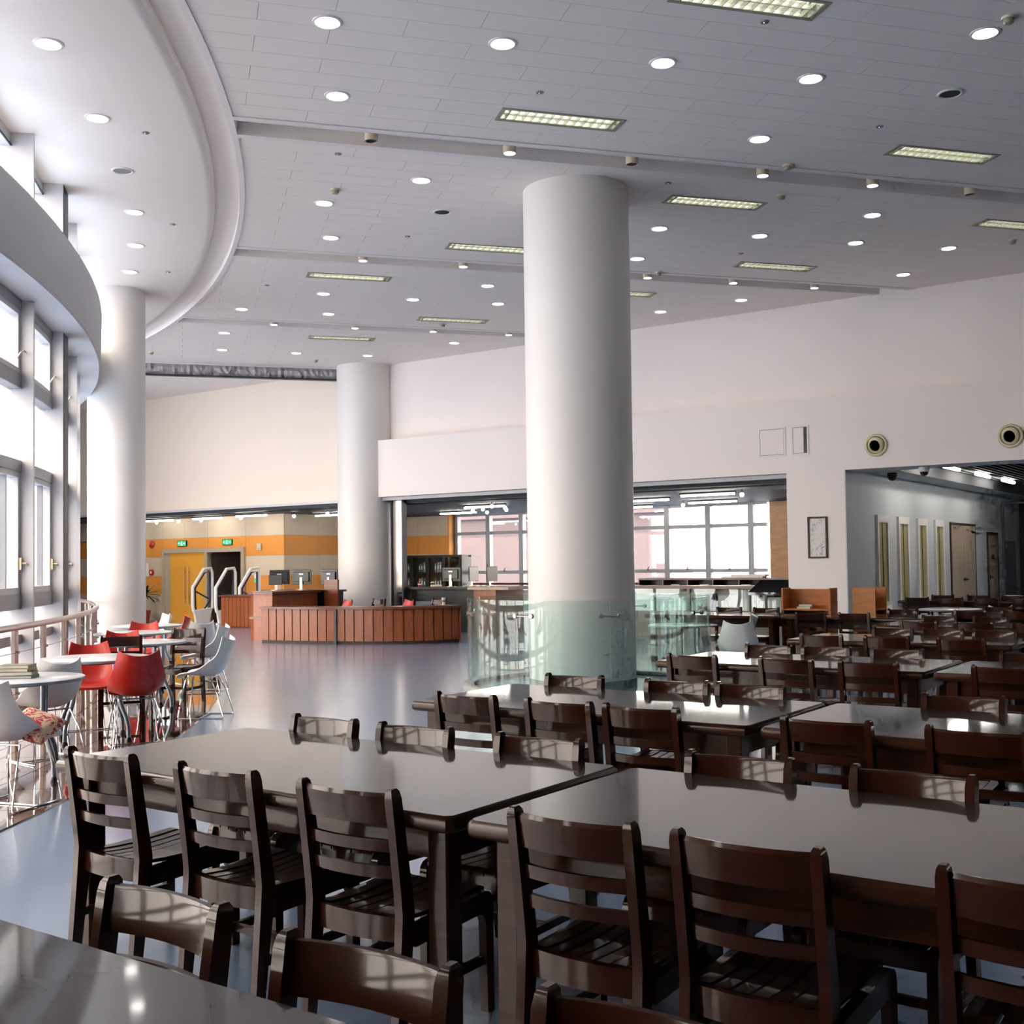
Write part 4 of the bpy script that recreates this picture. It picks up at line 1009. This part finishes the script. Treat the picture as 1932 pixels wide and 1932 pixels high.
# ---- reception desk: low curved front, taller block on the left, far block
t = thing('reception_desk', 'curved reddish wooden reception desk with vertical grooves', 'desk', (0, 0, 0))
import itertools
fp = [(-17.6, 16.18), (-17.1, 16.24), (-16.4, 16.36), (-15.6, 16.6), (-14.95, 16.88), (-14.45, 17.25), (-14.1, 17.7), (-13.98, 18.1)]
def smooth_path(pts, m):
    out = []
    P_ = [Vector(p) for p in pts]
    for i in range(len(P_) - 1):
        p0, p1, p2, p3 = P_[max(i - 1, 0)], P_[i], P_[i + 1], P_[min(i + 2, len(P_) - 1)]
        for k in range(m):
            s = k / m; out.append(.5 * ((2 * p1) + (p2 - p0) * s + (2 * p0 - 5 * p1 + 4 * p2 - p3) * s * s + (3 * p1 - p0 - 3 * p2 + p3) * s ** 3))
    out.append(P_[-1]); return out
def resample(pts, n):
    L = [0]
    for a, b in zip(pts[:-1], pts[1:]): L.append(L[-1] + (b - a).length)
    out = []; j = 0
    for i in range(n + 1):
        s = L[-1] * i / n
        while j < len(L) - 2 and L[j + 1] < s: j += 1
        q = (s - L[j]) / max(1e-9, L[j + 1] - L[j]); out.append(pts[j] + (pts[j + 1] - pts[j]) * q)
    return out
path = resample(smooth_path(fp, 8), 22)
def offs(pts, d):
    out = []
    for i, p in enumerate(pts):
        t_ = (pts[min(i + 1, len(pts) - 1)] - pts[max(i - 1, 0)]).normalized(); out.append(p + Vector((-t_.y, t_.x)) * d)
    return out
inner = offs(path, .5); back0 = offs(path, .03); ov = offs(path, -.06)
for i in range(22):
    a, b = path[i], path[i + 1]; g_ = (b - a).normalized() * .012
    a2, b2 = back0[i], back0[i + 1]
    MB().prism([a + g_, b - g_, b2 - g_, a2 + g_], .06, .685).build('plank', 'desk', t)
secs = [[(p.x, p.y, z) for p, z in ((bk, .0), (bk, .69), (inn_, .69), (inn_, .0))] for bk, inn_ in zip(back0, offs(path, .08))]
MB().sweep(secs).build('backing', 'deskd', t)
secs = [[(o_.x, o_.y, .69), (o_.x, o_.y, .735), (i_.x, i_.y, .735), (i_.x, i_.y, .69)] for o_, i_ in zip(ov, inner)]
MB().sweep(secs).build('worktop', 'deskd', t)
secs = [[(p.x, p.y, z) for p, z in ((a, 0), (a, .06), (b, .06), (b, 0))] for a, b in zip(offs(path, .02), offs(path, .05))]
MB().sweep(secs).build('plinth', 'brownp', t)
MB().prism([path[9] + Vector((-.02, -.03)), path[9] + Vector((.04, -.02)), back0[9] + Vector((.04, 0)), back0[9] + Vector((-.02, 0))], 0, .69).build('joint_post', 'black', t)
MB().prism([path[22], path[22] + Vector((.03, .0)), inner[22] + Vector((.03, 0)), inner[22]], 0, .69).build('end_panel', 'desk', t)
# taller counter block with rounded corner
t = thing('tall_counter', 'taller rounded wooden counter block left of the reception desk', 'counter', (-18.2, 17.25, 0))
rc = [(.45, -.62), (.45, .7), (-.42, .7), (-.42, -.3), (-.36, -.48), (-.22, -.6), (-.05, -.64)]
MB().prism([Vector(p) for p in rc], 0, .97).build('body', 'desk', t, True)
MB().prism([Vector((p[0] * 1.12, p[1] * 1.08)) for p in rc], .97, 1.03).build('top', 'deskd', t)
MB().box(-.2, .42, -.66, -.645, .45, .5).build('pull_strip', 'deskd', t)
t = thing('low_counter', 'wooden counter with vertical planks beside the security gates', 'counter', (-22.6, 20.0, 0))
MB().box(-.62, .7, -.0, .6, 0, .78).build('body', 'deskd', t); MB().box(-.68, .76, -.07, .66, .78, .83).build('top', 'deskd', t)
for k in range(9): MB().box(-.62 + .147 * k + .006, -.62 + .147 * (k + 1) - .006, -.03, 0, .03, .77).build('plank', 'desk', t)
t = thing('back_desk', 'long black work desk behind the reception counter', 'desk', (-18.6, 18.4, 0))
MB().box(-1.1, 1.0, -.3, .3, .98, 1.02).build('top', 'blackd', t); MB().box(-1.05, .95, -.25, .25, 0, .98).build('body', 'blackd', t); MB().box(-.02, .0, -.255, -.25, .05, .95).build('panel_gap', 'alud', t)
MB().box(.9, 1.3, -.3, -.25, .0, 1.25).build('wood_screen', 'deskd', t)
def monitor(x, y, z, rz, label, w=.46, h=.33):
    t = thing('computer_monitor', label, 'monitor', (x, y, z), R_(rz), 'computer monitors on the desks')
    MB().lathe([(0, 0), (.12, 0), (.12, .012), (0, .016)], n=20).build('foot', 'steel', t, True)
    MB().box(-.03, .03, .0, .02, .01, .28).build('stand', 'steel', t)
    sc0 = MB().rbox(-w / 2, w / 2, -.05, -.02, .12, .12 + h, .008, 1).build('screen_case', 'screen', t)
    MB().rbox(-w / 2 + .04, w / 2 - .04, -.02, .01, .18, .12 + h - .05, .01, 1).build('back_cover', 'screen', sc0)
    MB().box(-.05, .05, .01, .012, .12 + h - .11, .12 + h - .085).build('maker_plate', 'steel', sc0)
    return t
monitor(-19.35, 18.35, 1.02, 215, 'grey monitor, left of the three behind the reception desk')
monitor(-18.7, 18.4, 1.02, 200, 'dark monitor, middle of the three behind the reception desk')
monitor(-17.9, 18.45, 1.02, 185, 'dark monitor, right of the three behind the reception desk')
monitor(-18.45, 17.4, 1.03, 30, 'black terminal on the tall rounded counter', .3, .22)
for x, y, lab in ((-16.2, 17.9, 'dark wooden chair behind the reception desk, left one'), (-14.9, 18.3, 'dark wooden chair behind the reception desk, right one')):
    wooden_chair(x, y, R_(170), lab, False)
shell_chair(-16.9, 17.7, 250, 'r', 'red shell chair behind the reception desk, left one', 0)
shell_chair(-15.55, 18.1, 250, 'r', 'red shell chair behind the reception desk, right one', 0)
# office desk on the right with computers
t = thing('office_desk', 'dark office desk with a pale worktop beside the glass barrier', 'desk', (-15.5, 20.85, 0))
MB().box(-1.9, .2, -.35, .45, .98, 1.03).build('top', 'blackd', t); MB().box(-1.85, .2, -.2, .4, 0, .98).build('front_panel', 'blackd', t)
MB().box(.2, 1.3, -.75, .5, .98, 1.04).build('side_top', 'doorp', t); MB().box(.3, .9, -.65, .4, 0, .98).build('side_cabinet', 'desk', t)
gu_ = MB().box(-1.7, -.9, -.24, -.2, .25, .7).build('grey_unit', 'greyd', t)
for k in range(3): MB().lathe([(0, .004), (.035, .004), (.035, 0)], n=14).xform(Matrix.Translation((-1.55 + .25 * k, -.245, .5)) @ rx).build('socket', 'black', gu_)
monitor(-16.35, 20.85, 1.03, 190, 'dark monitor facing away on the office desk'); monitor(-15.65, 20.75, 1.04, 100, 'grey monitor seen edge on at the office desk, left one'); monitor(-15.1, 20.7, 1.04, 95, 'grey monitor seen edge on at the office desk, right one')
t = thing('desk_telephone', 'cream telephone on the office desk', 'telephone', (-16.7, 20.75, 1.03), .3); MB().rbox(-.11, .11, -.1, .1, 0, .05, .01, 1).build('base', 'beigep', t); MB().tube([(-.09, -.1, .09), (-.09, -.06, .105), (-.09, .06, .105), (-.09, .1, .09)], .018, 8).build('handset', 'beigep', t, True)
t = thing('paper_cup', 'tall white paper cup standing on the reception desk', 'cup', (-14.3, 18.0, .735)); MB().lathe([(0, 0), (.034, 0), (.045, .15), (.042, .15), (.03, .008)], n=20).build('cup', 'cupw', t, True); MB().lathe([(.046, .06), (.047, .1)], n=20).build('sleeve', 'greyd', t, True)
t = thing('red_mug', 'red and white mug on the office desk', 'mug', (-17.2, 20.75, 1.03)); MB().lathe([(0, 0), (.04, 0), (.042, .11), (.037, .11), (.035, .01)], n=20).build('mug', 'redm', t, True); MB().lathe([(.0425, .04), (.0428, .075)], n=20).build('white_band', 'paper', t, True)
# dark bookcase with glass doors
t = thing('glazed_bookcase', 'black bookcase with glass doors below the orange office wall', 'bookcase', (-20.9, 26.1, 0))
MB().box(-1.5, 1.0, .1, .25, 0, 1.8).box(-1.5, 1.0, -.2, .25, 1.76, 1.82).box(-1.5, -1.46, -.2, .1, 0, 1.76).box(.96, 1.0, -.2, .1, 0, 1.76).build('carcass', 'blackd', t)
for z_ in (.4, .85, 1.3): MB().box(-1.46, .96, -.15, .1, z_, z_ + .025).build('shelf', 'blackd', t)
for k in range(4): 
    x0 = -1.46 + .605 * k; gd = MB().box(x0, x0 + .6, -.2, -.19, .03, 1.75).build('glass_door', 'cglass', t)
    MB().box(x0, x0 + .05, -.21, -.18, .03, 1.75).box(x0 + .55, x0 + .6, -.21, -.18, .03, 1.75).build('door_stile', 'blackd', gd)
k = 0
random.seed(9)
for z_ in (.875, 1.325):
    for x0 in (-1.2, -.6, .0):
        for j in range(3):
            k += 1; h = random.uniform(.24, .3)
            b = thing('folder', 'grey file folder behind the bookcase glass, %s on the %s shelf' % (ORD[(k - 1) % 9], 'lower' if z_ < 1 else 'upper'), 'folder', (-20.9 + x0 + .09 * j, 26.05, z_), 0, 'file folders in the glazed bookcase')
            MB().box(-.035, .035, -.1, .12, 0, h).build('cover', random.choice(('greyd', 'alud', 'cover2')), b); bc_ = b.children[0]; MB().box(-.02, .02, -.102, -.1, h * .3, h * .7).build('spine_label', 'paper', bc_)
# ---- display cases
def display_case(x0, x1, y, h, label, bays):
    t = thing('display_case', label, 'display case', (x0, y, 0)); w = x1 - x0
    MB().box(0, w, 0, .5, 0, .55).build('base', 'brownc', t)
    MB().box(0, w, 0, .5, h - .06, h).build('top', 'brownc', t)
    for i in range(bays + 1):
        x = w * i / bays; MB().box(max(0, x - .03), min(w, x + .03), 0, .06, .55, h - .06).build('post', 'brownc', t)
    MB().box(0, w, .46, .5, .55, h - .06).build('back', 'paper', t)
    random.seed(21)
    for i in range(bays):
        a, b = w * i / bays + .03, w * (i + 1) / bays - .03
        MB().box(a, b, .02, .026, .55, h - .06).build('glass_front', 'cglass', t)
        for q in range(3):
            c0 = a + (b - a) * q / 3
            MB().box(c0 + .02, c0 + (b - a) / 3 - .03, .3, .31, .56, .56 + random.uniform(.2, .34)).build('exhibit_sheet', random.choice(('paper', 'greyd', 'trimw')), t)
    return t
M['brownc'] = wood('case_brown', '6a5450', '7d6660', .4, (2, 20, 20), coat=.2)
display_case(-11.6, -8.76, 20.6, 1.06, 'long brown display case with glass front left of the white pillar', 2)
t = thing('low_shelf_unit', 'long low shelf unit with dark compartments behind the display case', 'shelf', (-12.4, 22.6, 0))
MB().box(0, 4.2, 0, .45, 1.14, 1.18).build('top', 'brownc', t); MB().box(0, 4.2, .4, .45, 0, 1.14).build('back', 'blackd', t); MB().box(0, 4.2, 0, .4, .88, .92).build('shelf', 'brownc', t)
for k in range(8): MB().box(.6 * k - .0, .6 * k + .03, 0, .4, 0, 1.14).build('divider', 'brownc', t) if k < 7 else MB().box(4.17, 4.2, 0, .4, 0, 1.14).build('divider', 'brownc', t)
for k, x in enumerate((.9, 1.6, 2.55, 3.2, 3.75)):
    b = thing('paper_stack', 'small pile of white papers in the low shelf unit, %s from the left' % ORD[k], 'papers', (-12.4 + x, 22.72, .92), 0, 'papers in the low shelf unit'); MB().box(-.12, .12, -.08, .1, 0, .06).build('lower_sheets', 'paper', b); MB().box(-.11, .1, -.07, .09, .06, .12).build('upper_sheets', 'trimw', b)
b = thing('newspaper_pile', 'loose pile of newspapers on the low shelf unit', 'papers', (-9.9, 22.8, 1.18), .1); MB().box(-.5, .4, -.15, .15, 0, .03).build('lower_sheets', 'paper', b); MB().box(-.3, .45, -.12, .16, .03, .07).build('upper_sheets', 'trimw', b)
t = thing('black_showcase', 'black glass showcase with sloping lid beside the white pillar', 'display case', (-8.4, 20.2, 0))
MB().box(-.3, .4, -.1, .5, 0, .5).build('base', 'black', t)
for x, y in ((-.28, -.08), (.36, -.08), (-.28, .44), (.36, .44), (.04, -.08)): MB().box(x - .02, x + .02, y, y + .04, .5, .95).build('post', 'black', t)
MB().add([(-.3, -.1, .9), (.4, -.1, .9), (.4, .5, 1.12), (-.3, .5, 1.12), (-.3, -.1, .95), (.4, -.1, .95), (.4, .5, 1.17), (-.3, .5, 1.17)], [(0, 3, 2, 1), (4, 5, 6, 7), (0, 1, 5, 4), (1, 2, 6, 5), (2, 3, 7, 6), (3, 0, 4, 7)]).build('lid', 'blackgl', t)
MB().box(-.27, .36, -.06, -.05, .5, .9).build('front_glass', 'cglass', t); MB().box(-.2, .3, .2, .24, .52, .85).build('card', 'paper', t)
M_bg = None
# beech bookcases
def bookcase(x, y, rz, w, d, h, label):
    t = thing('beech_bookcase', label, 'bookcase', (x, y, 0), rz, 'low orange beech bookcases')
    for sx in (-1, 1): MB().rbox(sx * w / 2 - .015, sx * w / 2 + .015, -d / 2, d / 2, 0, h, .004, 1).build('side_panel', 'beech', t)
    MB().box(-w / 2 + .015, w / 2 - .015, d / 2 - .012, d / 2, .05, h - .02).build('back_panel', 'beech', t)
    for z_ in (.06, .42, .8): MB().box(-w / 2 + .015, w / 2 - .015, -d / 2 + .01, d / 2 - .012, z_, z_ + .022).build('shelf', 'beech', t)
    return t
bookcase(-6.15, 16.45, 0, .72, .3, 1.13, 'open orange beech bookcase with a few books on its shelf')
bookcase(-5.35, 16.75, R_(90), .5, .34, 1.13, 'orange beech bookcase turned sideways right of the other one')
for k, (x, a, w, z_) in enumerate(((-6.2, .0, .2, .822), (-6.18, .15, .19, .856))):
    b = thing('book', 'pale book lying on the beech bookcase shelf, %s' % ('lower one' if k == 0 else 'upper one'), 'book', (x, 16.4, z_), a); MB().box(-w / 2 + .003, w / 2, -.07, .07, .003, .031).build('pages', 'paper', b); MB().box(-w / 2, w / 2, -.073, .073, 0, .003).build('cover', 'cover3', b); MB().box(-w / 2, w / 2, -.073, .073, .031, .034).build('cover', 'cover3', b)
b = thing('handrail', 'brown wooden handrail along the reading room windows', 'handrail', (-19.8, 26.2, 0))
MB().tube([(0, 0, .98), (8.8, 0, .98)], .03, 8).build('rail', 'deskd', b, True)
for k in range(5): MB().tube([(.3 + 2.0 * k, .0, .98), (.3 + 2.0 * k, .1, .9), (.3 + 2.0 * k, .2, .9)], .012, 6).build('bracket', 'alud', b, True)
